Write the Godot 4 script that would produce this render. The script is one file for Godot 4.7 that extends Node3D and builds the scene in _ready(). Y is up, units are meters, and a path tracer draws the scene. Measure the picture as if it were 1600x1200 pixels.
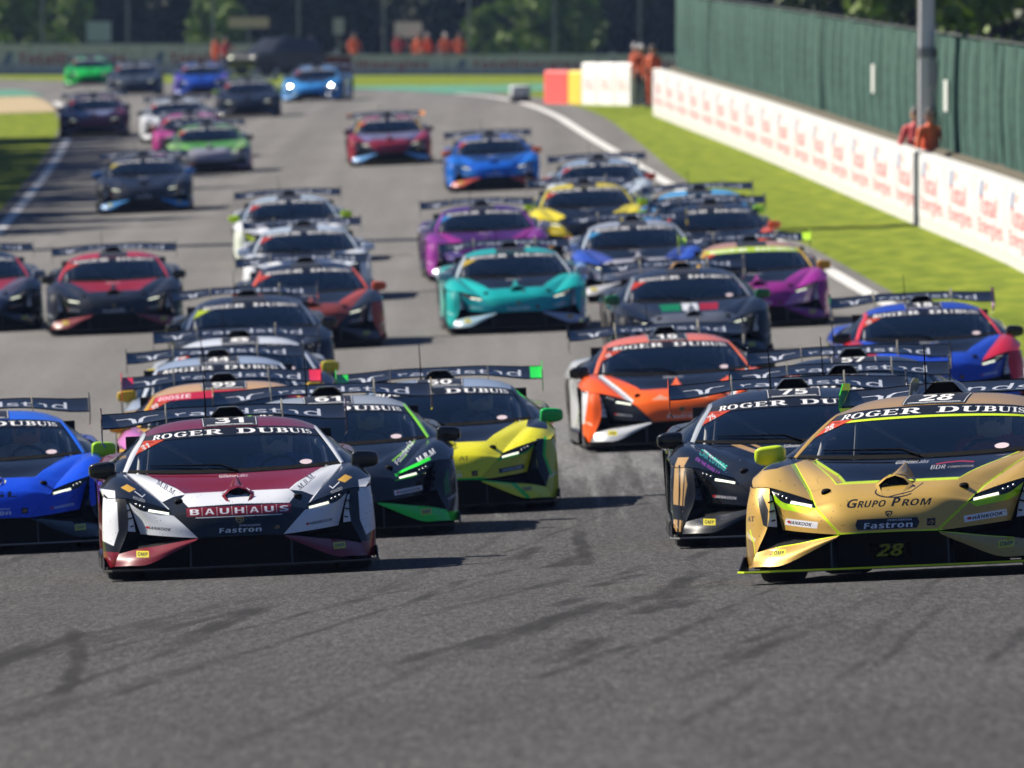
extends Node3D
# A field of GT race cars streaming down a track towards a long lens. z runs away from the camera as -z, metres, y up.

const BASE := 3.7            # height of the camera's foot line, so that the dip in the road lies near y = 0
const SLOPE := 0.02          # the camera looks down by this much
const KD := [-40.0, 30.0, 60.0, 80.0, 95.0, 110.0, 125.0, 140.0, 155.0, 170.0, 185.0, 200.0, 220.0, 245.0, 275.0, 310.0, 350.0, 400.0, 460.0, 530.0, 620.0, 720.0, 900.0]
const KH := [-0.5, -1.93, -2.545, -2.962, -3.278, -3.478, -3.566, -3.616, -3.567, -3.426, -3.28, -3.104, -2.816, -2.485, -2.087, -1.604, -1.078, -0.424, 0.258, 0.846, 1.394, 1.841, 2.4]

var rng := RandomNumberGenerator.new()
var M := {}
var CM := {}                 # the shared meshes of the car
var counts := {}
var text_cache := {}
var small_text := {}


func _ready() -> void:
	rng.seed = 7
	make_camera()
	make_light()
	make_materials()
	make_ground()
	make_walls()
	make_background()
	make_cars()
	make_people()


# ---------------------------------------------------------------- camera, sky, sun

func make_camera() -> void:
	var cam := Camera3D.new()
	cam.name = "camera"
	var at := CameraAttributesPhysical.new()
	at.frustum_focal_length = 432.0
	at.frustum_near = 1.0
	at.frustum_far = 4000.0
	at.frustum_focus_distance = 90.0
	at.exposure_aperture = 7.2
	at.exposure_shutter_speed = 100.0
	at.exposure_sensitivity = 100.0
	cam.attributes = at
	cam.fov = rad_to_deg(2.0 * atan(600.0 / 21600.0))
	cam.near = 1.0
	cam.far = 4000.0
	cam.position = Vector3(0, BASE, 0)
	cam.rotation.x = -atan(SLOPE)
	add_child(cam)
	cam.current = true


func make_light() -> void:
	var we := WorldEnvironment.new()
	we.name = "world_environment"
	var e := Environment.new()
	e.background_mode = Environment.BG_SKY
	var s := Sky.new()
	var sm := ProceduralSkyMaterial.new()
	sm.sky_top_color = Color(0.34, 0.52, 0.82)
	sm.sky_horizon_color = Color(0.74, 0.78, 0.84)
	sm.sky_curve = 0.12
	sm.ground_bottom_color = Color(0.12, 0.12, 0.11)
	sm.ground_horizon_color = Color(0.24, 0.27, 0.22)
	sm.sun_angle_max = 6.0
	sm.sky_energy_multiplier = 0.47
	s.sky_material = sm
	e.sky = s
	e.tonemap_mode = Environment.TONE_MAPPER_LINEAR
	e.tonemap_exposure = 2.1
	e.sdfgi_enabled = true
	e.ssao_enabled = true
	e.ssil_enabled = true
	e.fog_enabled = true
	e.fog_density = 0.00007
	e.fog_light_color = Color(0.62, 0.74, 0.98)
	we.environment = e
	add_child(we)
	var sun := DirectionalLight3D.new()
	sun.name = "sun"
	sun.light_energy = 1.6
	sun.light_color = Color(1.0, 0.965, 0.91)
	sun.light_angular_distance = 0.53
	sun.shadow_enabled = true
	sun.look_at_from_position(Vector3.ZERO, Vector3(1.0, -0.95, 0.75), Vector3.UP)
	add_child(sun)


# ---------------------------------------------------------------- ground shape

func profile(d: float) -> float:
	var i := 0
	while i < KD.size() - 2 and KD[i + 1] < d:
		i += 1
	var n := KD.size()
	var a: float = KD[i]; var b: float = KD[i + 1]
	var ma: float = (KH[min(i + 1, n - 1)] - KH[max(i - 1, 0)]) / (KD[min(i + 1, n - 1)] - KD[max(i - 1, 0)])
	var mb: float = (KH[min(i + 2, n - 1)] - KH[i]) / (KD[min(i + 2, n - 1)] - KD[i])
	var t := clampf((d - a) / (b - a), 0.0, 1.0)
	var L := b - a
	var t2 := t * t; var t3 := t2 * t
	return BASE + (2 * t3 - 3 * t2 + 1) * KH[i] + (t3 - 2 * t2 + t) * L * ma + (-2 * t3 + 3 * t2) * KH[i + 1] + (t3 - t2) * L * mb


func ground(x: float, d: float) -> float:
	var tilt := 0.045 * clampf(1.0 - (d - 380.0) / 200.0, 0.0, 1.0)
	var u := clampf(x + 0.01944 * d, -14.0, 14.0)
	return profile(d) + tilt * u


func along(pts: Array, d: float) -> float:
	var i := 0
	while i < pts.size() - 2 and pts[i + 1][0] < d:
		i += 1
	var n := pts.size()
	var p0: Array = pts[max(i - 1, 0)]; var p1: Array = pts[i]; var p2: Array = pts[i + 1]; var p3: Array = pts[min(i + 2, n - 1)]
	var L: float = p2[0] - p1[0]
	var t: float = (d - p1[0]) / L
	if t < 0.0:
		return p1[1] + (p2[1] - p1[1]) * t
	t = minf(t, 1.0)
	var ma: float = (p2[1] - p0[1]) / maxf(p2[0] - p0[0], 0.01) * L
	var mb: float = (p3[1] - p1[1]) / maxf(p3[0] - p1[0], 0.01) * L
	var t2 := t * t; var t3 := t2 * t
	return (2 * t3 - 3 * t2 + 1) * p1[1] + (t3 - 2 * t2 + t) * ma + (-2 * t3 + 3 * t2) * p2[1] + (t3 - t2) * mb


const RIGHT := [[-30.0, 9.6], [100.0, 7.2], [190.0, 5.38], [222.0, 4.68], [286.0, 3.18], [335.0, 2.17], [414.0, 0.55], [450.0, -1.0], [485.0, -4.0], [520.0, -9.0], [560.0, -17.0], [600.0, -28.0]]
const LEFT := [[-30.0, -7.0], [100.0, -8.0], [200.0, -9.25], [274.0, -10.16], [374.0, -12.2], [430.0, -13.9], [490.0, -16.8], [540.0, -21.0], [600.0, -31.0]]
const WALL := [[-20.0, 10.3], [195.0, 7.8], [210.0, 7.62], [236.0, 7.05], [293.0, 5.84], [378.0, 3.85]]


# ---------------------------------------------------------------- naming

func numbered(called: String) -> String:
	var k: int = counts.get(called, 0)
	counts[called] = k + 1
	return called if k == 0 else "%s_%03d" % [called, k]


func tag(o: Node, label: String, category := "", group := "", kind := "") -> void:
	if label: o.set_meta("label", label)
	if category: o.set_meta("category", category)
	if group: o.set_meta("group", group)
	if kind: o.set_meta("kind", kind)


func thing(called: String, label: String, category: String, group := "") -> Node3D:
	var o := Node3D.new()
	o.name = numbered(called)
	tag(o, label, category, group)
	add_child(o)
	return o


func part(called: String, mesh: Mesh, mat: Material, parent: Node) -> MeshInstance3D:
	var o := MeshInstance3D.new()
	o.name = called
	o.mesh = mesh
	if mat: o.material_override = mat
	parent.add_child(o, true)
	return o


func structure(called: String, mesh: Mesh, mat: Material) -> MeshInstance3D:
	var o := part(numbered(called), mesh, mat, self)
	o.set_meta("kind", "structure")
	return o


# ---------------------------------------------------------------- mesh building

class MB:
	var v := PackedVector3Array()
	var n := PackedVector3Array()
	var u := PackedVector2Array()
	var c := PackedColorArray()
	var ix := PackedInt32Array()
	var colour := Color(1, 1, 1)
	var use_colour := false
	var uv_of = null

	func vert(p: Vector3, nn: Vector3, uv = null) -> int:
		v.append(p); n.append(nn)
		if uv != null: u.append(uv)
		elif uv_of != null: u.append(uv_of.call(p))
		else: u.append(Vector2((p.x + 1.0) * 0.5, 1.0 - p.y / 1.25))
		c.append(colour)
		return v.size() - 1

	func tri(a: int, b: int, d: int) -> void:
		var g := (v[d] - v[a]).cross(v[b] - v[a])
		if g.length_squared() < 1e-18: return
		if g.dot(n[a] + n[b] + n[d]) >= 0.0:
			ix.append_array([a, b, d])
		else:
			ix.append_array([a, d, b])

	static func cr(p: Array, t: float) -> Vector3:
		var k: int = clampi(int(floor(t)), 0, p.size() - 2)
		var f := t - k
		var p1: Vector3 = p[k]; var p2: Vector3 = p[k + 1]
		var p0: Vector3 = p[k - 1] if k > 0 else p1 * 2.0 - p2
		var p3: Vector3 = p[k + 2] if k + 2 < p.size() else p2 * 2.0 - p1
		return 0.5 * (2.0 * p1 + (p2 - p0) * f + (2.0 * p0 - 5.0 * p1 + 4.0 * p2 - p3) * f * f + (3.0 * p1 - p0 - 3.0 * p2 + p3) * f * f * f)

	static func surf(rows: Array, s: float, t: float) -> Vector3:
		var col := []
		for r in rows: col.append(MB.cr(r, t))
		return MB.cr(col, s)

	# a smooth sheet through a grid of points; inset = [first row, last row, first column, last column] in parameter units
	func patch(rows: Array, kv: int, ku: int, hint: Vector3, mirror := true, inset := [0.0, 0.0, 0.0, 0.0], uv_grid := false, lift := 0.0) -> void:
		var nr: int = (rows.size() - 1) * kv
		var nc: int = (rows[0].size() - 1) * ku
		var s0: float = inset[0]; var s1: float = rows.size() - 1.0 - inset[1]
		var t0: float = inset[2]; var t1: float = rows[0].size() - 1.0 - inset[3]
		var P := []
		for i in nr + 1:
			var line := PackedVector3Array()
			for j in nc + 1:
				line.append(MB.surf(rows, lerpf(s0, s1, float(i) / nr), lerpf(t0, t1, float(j) / nc)))
			P.append(line)
		var N := []
		for i in nr + 1:
			var line := PackedVector3Array()
			for j in nc + 1:
				var a: Vector3 = P[min(i + 1, nr)][j] - P[max(i - 1, 0)][j]
				var b: Vector3 = P[i][min(j + 1, nc)] - P[i][max(j - 1, 0)]
				var q := a.cross(b)
				if absf(P[i][j].x) < 0.0005 and mirror: q.x = 0.0
				line.append(q.normalized())
			N.append(line)
		var mid: Vector3 = P[nr / 2][nc / 2]
		var sg := 1.0 if N[nr / 2][nc / 2].dot(mid - hint) >= 0.0 else -1.0
		for side in ([1.0, -1.0] if mirror else [1.0]):
			var first := v.size()
			for i in nr + 1:
				for j in nc + 1:
					var q: Vector3 = N[i][j] * sg
					var p: Vector3 = P[i][j] + q * lift
					p.x *= side; q.x *= side
					if uv_grid: vert(p, q, Vector2(float(j) / nc, 1.0 - float(i) / nr))
					else: vert(p, q)
			for i in nr:
				for j in nc:
					var a := first + i * (nc + 1) + j
					tri(a, a + 1, a + nc + 2); tri(a, a + nc + 2, a + nc + 1)

	# a flat convex polygon
	func poly(pts: Array, hint: Vector3, mirror := true, uvs = null) -> void:
		var q: Vector3 = Vector3.ZERO
		var mid := Vector3.ZERO
		for p in pts: mid += p / float(pts.size())
		for i in pts.size():
			q += (pts[i] - mid).cross(pts[(i + 1) % pts.size()] - mid)
		q = q.normalized()
		if q.dot(mid - hint) < 0.0: q = -q
		for side in ([1.0, -1.0] if mirror else [1.0]):
			var first := v.size()
			for k in pts.size():
				var p: Vector3 = pts[k]
				vert(Vector3(p.x * side, p.y, p.z), Vector3(q.x * side, q.y, q.z), null if uvs == null else uvs[k])
			for i in range(1, pts.size() - 1): tri(first, first + i, first + i + 1)

	func box(at: Vector3, size: Vector3, b := Basis()) -> void:
		var h := size * 0.5
		for ax in 3:
			for sg in [-1.0, 1.0]:
				var nn := Vector3.ZERO; nn[ax] = sg
				var e1 := Vector3.ZERO; e1[(ax + 1) % 3] = h[(ax + 1) % 3]
				var e2 := Vector3.ZERO; e2[(ax + 2) % 3] = h[(ax + 2) % 3]
				var f := v.size()
				var o: Vector3 = nn * h[ax]
				for q in [[-1, -1, 0, 1], [1, -1, 1, 1], [1, 1, 1, 0], [-1, 1, 0, 0]]:
					vert(at + b * (o + e1 * q[0] + e2 * q[1]), b * nn)
				tri(f, f + 1, f + 2); tri(f, f + 2, f + 3)

	# rounded solid: a ball pushed towards a box by the power
	func blob(at: Vector3, half: Vector3, power: float, nu: int, nv: int, shape = null, b := Basis()) -> void:
		var first := v.size()
		var e := 2.0 / power
		for i in nv + 1:
			var la := -PI / 2 + PI * i / nv
			for j in nu + 1:
				var lo := TAU * j / nu
				var ca := pow(absf(cos(la)), e); var sa := signf(sin(la)) * pow(absf(sin(la)), e)
				var p := Vector3(ca * signf(cos(lo)) * pow(absf(cos(lo)), e), sa, ca * signf(sin(lo)) * pow(absf(sin(lo)), e))
				var q := Vector3(p.x, p.y, p.z) * half
				if shape != null: q = shape.call(q)
				vert(at + b * q, Vector3.UP)
		for i in nv + 1:
			for j in nu + 1:
				var k := first + i * (nu + 1) + j
				var jm := first + i * (nu + 1) + (j + nu - 1) % nu
				var jp := first + i * (nu + 1) + (j + 1) % nu
				var im := first + maxi(i - 1, 0) * (nu + 1) + j
				var ip := first + mini(i + 1, nv) * (nu + 1) + j
				var q := (v[jp] - v[jm]).cross(v[ip] - v[im])
				if q.length() < 1e-9: q = v[k] - at
				q = q.normalized()
				if q.dot(v[k] - at) < 0.0: q = -q
				n[k] = q
		for i in nv:
			for j in nu:
				var a := first + i * (nu + 1) + j
				tri(a, a + 1, a + nu + 2); tri(a, a + nu + 2, a + nu + 1)

	func tube(path: Array, radius: Array, sides := 8, cap := true) -> void:
		var first := v.size()
		var m := path.size()
		var up := Vector3.UP
		for i in m:
			var dir: Vector3 = (path[min(i + 1, m - 1)] - path[max(i - 1, 0)]).normalized()
			var r: Vector3 = dir.cross(up)
			if r.length() < 0.05: r = dir.cross(Vector3.RIGHT)
			r = r.normalized()
			var w := r.cross(dir).normalized()
			var rad: float = radius[mini(i, radius.size() - 1)]
			for k in sides:
				var a := TAU * k / sides
				var nn: Vector3 = r * cos(a) + w * sin(a)
				vert(path[i] + nn * rad, nn, Vector2(float(k) / sides, i))
		for i in m - 1:
			for k in sides:
				var a := first + i * sides + k
				var b := first + i * sides + (k + 1) % sides
				tri(a, b, b + sides); tri(a, b + sides, a + sides)
		if cap:
			for e in [0, m - 1]:
				var dir2: Vector3 = (path[0] - path[1]).normalized() if e == 0 else (path[m - 1] - path[m - 2]).normalized()
				var f := v.size()
				for k in sides: vert(v[first + e * sides + k], dir2)
				for k in range(1, sides - 1): tri(f, f + k, f + k + 1)

	# profile of [radius, along] turned round the x axis through at
	func lathe_x(at: Vector3, prof: Array, seg: int) -> void:
		for i in prof.size() - 1:
			var p: Array = prof[i]; var q: Array = prof[i + 1]
			var nr := Vector2(q[1] - p[1], -(q[0] - p[0])).normalized()   # (radial, axial)
			var f := v.size()
			for k in seg + 1:
				var a := TAU * k / seg
				var rd := Vector3(0, cos(a), sin(a))
				var nn := (rd * nr.x + Vector3(nr.y, 0, 0)).normalized()
				vert(at + rd * p[0] + Vector3(p[1], 0, 0), nn)
				vert(at + rd * q[0] + Vector3(q[1], 0, 0), nn)
			for k in seg:
				var a := f + k * 2
				tri(a, a + 1, a + 3); tri(a, a + 3, a + 2)

	# a plate with an outline in the plane across axis (0 x, 1 y, 2 z), between two places along it
	func plate(outline: PackedVector2Array, axis: int, lo: float, hi: float) -> void:
		var to3 := func(p: Vector2, w: float) -> Vector3:
			return Vector3(w, p.y, p.x) if axis == 0 else (Vector3(p.x, w, p.y) if axis == 1 else Vector3(p.x, p.y, w))
		var t := Geometry2D.triangulate_polygon(outline)
		for w in [lo, hi]:
			var nn := Vector3.ZERO; nn[axis] = -1.0 if w == lo else 1.0
			var f := v.size()
			for p in outline: vert(to3.call(p, w), nn)
			for k in range(0, t.size(), 3): tri(f + t[k], f + t[k + 1], f + t[k + 2])
		var area := 0.0
		for i in outline.size(): area += outline[i].cross(outline[(i + 1) % outline.size()])
		for i in outline.size():
			var p := outline[i]; var q := outline[(i + 1) % outline.size()]
			var e := (q - p).normalized()
			var o2 := Vector2(e.y, -e.x) * signf(area)
			var nn3: Vector3 = to3.call(o2, 0.0)
			var f := v.size()
			for x in [[p, lo], [q, lo], [q, hi], [p, hi]]: vert(to3.call(x[0], x[1]), nn3)
			tri(f, f + 1, f + 2); tri(f, f + 2, f + 3)

	func mesh() -> ArrayMesh:
		var a := []
		a.resize(Mesh.ARRAY_MAX)
		a[Mesh.ARRAY_VERTEX] = v; a[Mesh.ARRAY_NORMAL] = n; a[Mesh.ARRAY_TEX_UV] = u; a[Mesh.ARRAY_INDEX] = ix
		if use_colour: a[Mesh.ARRAY_COLOR] = c
		var m := ArrayMesh.new()
		m.add_surface_from_arrays(Mesh.PRIMITIVE_TRIANGLES, a)
		return m


# ---------------------------------------------------------------- printing: polygons and letters drawn into an image

class Print:
	var im: Image
	var W: int
	var H: int
	var x0: float
	var x1: float
	var y0: float
	var y1: float
	var both := false

	func _init(w: int, h: int, ax: float, bx: float, ay: float, by: float, bg: Color) -> void:
		W = w * 2; H = h * 2
		x0 = ax; x1 = bx; y0 = ay; y1 = by
		im = Image.create(W, H, false, Image.FORMAT_RGB8)
		im.fill(bg)

	func px(p: Vector2) -> Vector2:
		return Vector2((p.x - x0) / (x1 - x0) * W, (1.0 - (p.y - y0) / (y1 - y0)) * H)

	func tri(a: Vector2, b: Vector2, c: Vector2, col: Color) -> void:
		var lo := int(ceil(minf(a.y, minf(b.y, c.y)) - 0.5)); var hi := int(floor(maxf(a.y, maxf(b.y, c.y)) - 0.5))
		for y in range(maxi(lo, 0), mini(hi, H - 1) + 1):
			var yc := y + 0.5
			var l := 1e9; var r := -1e9
			for e in [[a, b], [b, c], [c, a]]:
				var p: Vector2 = e[0]; var q: Vector2 = e[1]
				if (p.y <= yc) != (q.y <= yc):
					var x := p.x + (q.x - p.x) * (yc - p.y) / (q.y - p.y)
					l = minf(l, x); r = maxf(r, x)
			var xa := int(round(l)); var xb := int(round(r))
			if xb > xa: im.fill_rect(Rect2i(xa, y, xb - xa, 1), col)

	func poly(pts: Array, col: Color, mirror := true) -> void:
		for side in ([1.0, -1.0] if mirror else [1.0]):
			var q := PackedVector2Array()
			for p in pts: q.append(px(Vector2(p[0] * side, p[1])))
			var t := Geometry2D.triangulate_polygon(q)
			for k in range(0, t.size(), 3): tri(q[t[k]], q[t[k + 1]], q[t[k + 2]], col)

	func line(pts: Array, width: float, col: Color, mirror := true) -> void:
		for i in pts.size() - 1:
			var a := Vector2(pts[i][0], pts[i][1]); var b := Vector2(pts[i + 1][0], pts[i + 1][1])
			var e := (b - a).normalized() * width * 0.5
			var o := Vector2(-e.y, e.x)
			poly([[a.x - e.x + o.x, a.y - e.y + o.y], [b.x + e.x + o.x, b.y + e.y + o.y], [b.x + e.x - o.x, b.y + e.y - o.y], [a.x - e.x - o.x, a.y - e.y - o.y]], col, mirror)

	# tris: letters as triangles in a unit-height box; centred at (x, y), h high, w wide, turned by angle, slanted
	func letters(tris: Array, x: float, y: float, h: float, w: float, col: Color, angle := 0.0, slant := 0.0) -> void:
		var pts: PackedVector2Array = tris[0]
		var sx: float = w / tris[1]
		var cs := cos(angle); var sn := sin(angle)
		var q := PackedVector2Array()
		for p in pts:
			var a := Vector2((p.x - tris[1] * 0.5) * sx, (p.y - 0.5) * h)
			a.x += a.y * slant
			q.append(px(Vector2(x + a.x * cs - a.y * sn, y + a.x * sn + a.y * cs)))
		for k in range(0, q.size(), 3): tri(q[k], q[k + 1], q[k + 2], col)

	func texture() -> ImageTexture:
		im.resize(W / 2, H / 2, Image.INTERPOLATE_BILINEAR)
		return ImageTexture.create_from_image(im)


# the letters of a text as loose triangles, scaled so that they stand 1 high; [points, width]
func glyphs(text: String, serif := false, bold := true) -> Array:
	var key := "%s|%s|%s" % [text, serif, bold]
	if text_cache.has(key): return text_cache[key]
	var f := SystemFont.new()
	f.font_names = PackedStringArray(["Droid Serif" if serif else "Droid Sans"])
	f.font_weight = 700 if bold else 400
	var t := TextMesh.new()
	t.text = text
	t.font = f
	t.font_size = 64
	t.pixel_size = 0.01
	t.depth = 0.0
	t.curve_step = 1.5
	var pts := PackedVector2Array()
	var lo := Vector2(1e9, 1e9); var hi := Vector2(-1e9, -1e9)
	var a := t.get_mesh_arrays()
	var vs: PackedVector3Array = a[Mesh.ARRAY_VERTEX]
	var idx: PackedInt32Array = a[Mesh.ARRAY_INDEX] if a[Mesh.ARRAY_INDEX] != null else PackedInt32Array(range(vs.size()))
	for k in idx:
		var p := Vector2(vs[k].x, vs[k].y)
		pts.append(p)
		lo = lo.min(p); hi = hi.max(p)
	for k in pts.size(): pts[k] = (pts[k] - lo) / (hi.y - lo.y)
	var r := [pts, (hi.x - lo.x) / (hi.y - lo.y)]
	text_cache[key] = r
	return r


# ---------------------------------------------------------------- materials

func mat(col: Color, rough := 0.6, metal := 0.0) -> StandardMaterial3D:
	var m := StandardMaterial3D.new()
	m.albedo_color = col
	m.roughness = rough
	m.metallic = metal
	return m


func paint(col: Color, metal := 0.0) -> StandardMaterial3D:
	var key := "paint" + col.to_html() + str(metal)
	if not M.has(key):
		var m := mat(col, 0.38, metal)
		m.metallic_specular = 0.15
		m.clearcoat_enabled = true
		m.clearcoat = 1.0
		m.clearcoat_roughness = 0.02
		M[key] = m
	return M[key]


func noise_tex(w: int, h: int, freq: float, seed_no: int, lo: Color, hi: Color, octaves := 4, kind := FastNoiseLite.TYPE_SIMPLEX_SMOOTH) -> ImageTexture:
	var f := FastNoiseLite.new()
	f.seed = seed_no
	f.noise_type = kind
	f.frequency = freq
	f.fractal_octaves = octaves
	var im := f.get_seamless_image(w, h)
	im.convert(Image.FORMAT_RGB8)
	for y in h:
		for x in w:
			im.set_pixel(x, y, lo.lerp(hi, im.get_pixel(x, y).r))
	return ImageTexture.create_from_image(im)


func make_materials() -> void:
	M.carbon = mat(Color(0.05, 0.052, 0.058), 0.36)
	M.carbon.metallic_specular = 0.2
	M.carbon.clearcoat_enabled = true
	M.carbon.clearcoat = 0.6
	M.carbon.clearcoat_roughness = 0.1
	M.black = mat(Color(0.05, 0.05, 0.055), 0.7)
	M.black.metallic_specular = 0.15
	M.gloss_black = paint(Color(0.055, 0.058, 0.065))
	M.grille = mat(Color(0.045, 0.045, 0.05), 0.8)
	M.divider = mat(Color(0.22, 0.25, 0.29), 0.5, 0.2)
	M.tyre = mat(Color(0.10, 0.10, 0.10), 0.85)
	M.rim = mat(Color(0.16, 0.16, 0.17), 0.4, 0.7)
	M.steel = mat(Color(0.62, 0.62, 0.62), 0.35, 0.9)
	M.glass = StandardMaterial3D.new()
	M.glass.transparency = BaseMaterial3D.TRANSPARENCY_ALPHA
	M.glass.albedo_color = Color(0.06, 0.12, 0.19, 0.26)  # part of the blue sky reflection is put into this tint
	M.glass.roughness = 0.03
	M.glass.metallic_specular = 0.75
	M.lens = StandardMaterial3D.new()
	M.lens.albedo_color = Color(0.07, 0.075, 0.08)
	M.lens.roughness = 0.06
	M.led = StandardMaterial3D.new()
	M.led.albedo_color = Color(0.95, 0.96, 0.9)
	M.led.roughness = 0.3
	M.led.emission_enabled = true
	M.led.emission = Color(0.98, 1.0, 0.86)
	M.led.emission_energy_multiplier = 0.4
	M.beam = StandardMaterial3D.new()
	M.beam.albedo_color = Color(1, 1, 1)
	M.beam.emission_enabled = true
	M.beam.emission = Color(1, 1, 0.97)
	M.beam.emission_energy_multiplier = 25.0
	M.interior = mat(Color(0.09, 0.09, 0.10), 0.8)
	M.cage = mat(Color(0.60, 0.61, 0.62), 0.5)
	M.seat = mat(Color(0.12, 0.12, 0.14), 0.7)
	# the two prints that every car carries: on the windscreen strip and along the wing
	var p := Print.new(1024, 72, 0.0, 1.0, 0.0, 1.0, Color(0.05, 0.053, 0.06))
	p.letters(glyphs("ROGER", true), 0.285, 0.50, 0.58, 0.37, Color(0.93, 0.93, 0.93))
	p.letters(glyphs("DUBUIS", true), 0.725, 0.50, 0.58, 0.405, Color(0.93, 0.93, 0.93))
	M.banner = mat(Color.WHITE, 0.3)
	M.banner.albedo_texture = p.texture()
	M.wing = wing_material(Color(0.038, 0.044, 0.06))


func wing_material(ends: Color) -> StandardMaterial3D:
	var key := "wing" + ends.to_html()
	if M.has(key): return M[key]
	var navy := Color(0.038, 0.044, 0.06)
	var white := Color(0.74, 0.76, 0.80)
	var p := Print.new(1024, 128, -0.9, 0.9, 0.0, 1.0, navy)
	if not ends.is_equal_approx(navy):
		p.poly([[0.80, 0.0], [0.92, 0.0], [0.92, 1.0], [0.80, 1.0]], ends)
	p.letters(glyphs("randstad", false, false), 0.18, 0.48, 0.58, 1.08, white)
	# the two hooked strokes that stand before the name
	p.line([[-0.78, 0.66], [-0.70, 0.66], [-0.67, 0.56], [-0.66, 0.22]], 0.034, white, false)
	p.line([[-0.50, 0.66], [-0.58, 0.66], [-0.61, 0.56], [-0.62, 0.22]], 0.034, white, false)
	var m := mat(Color.WHITE, 0.32)
	m.albedo_texture = p.texture()
	m.clearcoat_enabled = true
	m.clearcoat = 0.5
	m.clearcoat_roughness = 0.08
	M[key] = m
	return m


# ---------------------------------------------------------------- the race car: shared meshes, x across, y up, z forward, nose at z = 0

func V(x: float, y: float, z: float) -> Vector3:
	return Vector3(x, y, z)


func glass_rows() -> Array:
	return [
		[V(-0.765, 0.755, -1.44), V(-0.60, 0.742, -1.36), V(-0.34, 0.730, -1.32), V(0, 0.724, -1.30), V(0.34, 0.730, -1.32), V(0.60, 0.742, -1.36), V(0.765, 0.755, -1.44)],
		[V(-0.690, 0.885, -1.82), V(-0.55, 0.893, -1.73), V(-0.32, 0.899, -1.70), V(0, 0.902, -1.69), V(0.32, 0.899, -1.70), V(0.55, 0.893, -1.73), V(0.690, 0.885, -1.82)],
		[V(-0.615, 1.000, -2.20), V(-0.50, 1.022, -2.13), V(-0.30, 1.038, -2.11), V(0, 1.045, -2.10), V(0.30, 1.038, -2.11), V(0.50, 1.022, -2.13), V(0.615, 1.000, -2.20)]]


# a point of the windscreen at (x, y) seen from the front, lifted off it
func on_glass(x: float, y: float, lift: float) -> Vector3:
	var rows := glass_rows()
	var s := 1.0; var t := 3.0
	for k in 12:
		var p := MB.surf(rows, s, t)
		var ps := (MB.surf(rows, s + 0.01, t) - p) * 100.0
		var pt := (MB.surf(rows, s, t + 0.01) - p) * 100.0
		var ex := x - p.x; var ey := y - p.y
		var det := ps.x * pt.y - pt.x * ps.y
		s = clampf(s + (ex * pt.y - pt.x * ey) / det, 0.0, 1.98)
		t = clampf(t + (ps.x * ey - ex * ps.y) / det, 0.0, 5.98)
	var q := MB.surf(rows, s, t)
	var nn := (MB.surf(rows, s + 0.01, t) - q).cross(MB.surf(rows, s, t + 0.01) - q).normalized()
	if nn.z < 0.0: nn = -nn
	return q + nn * lift


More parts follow.
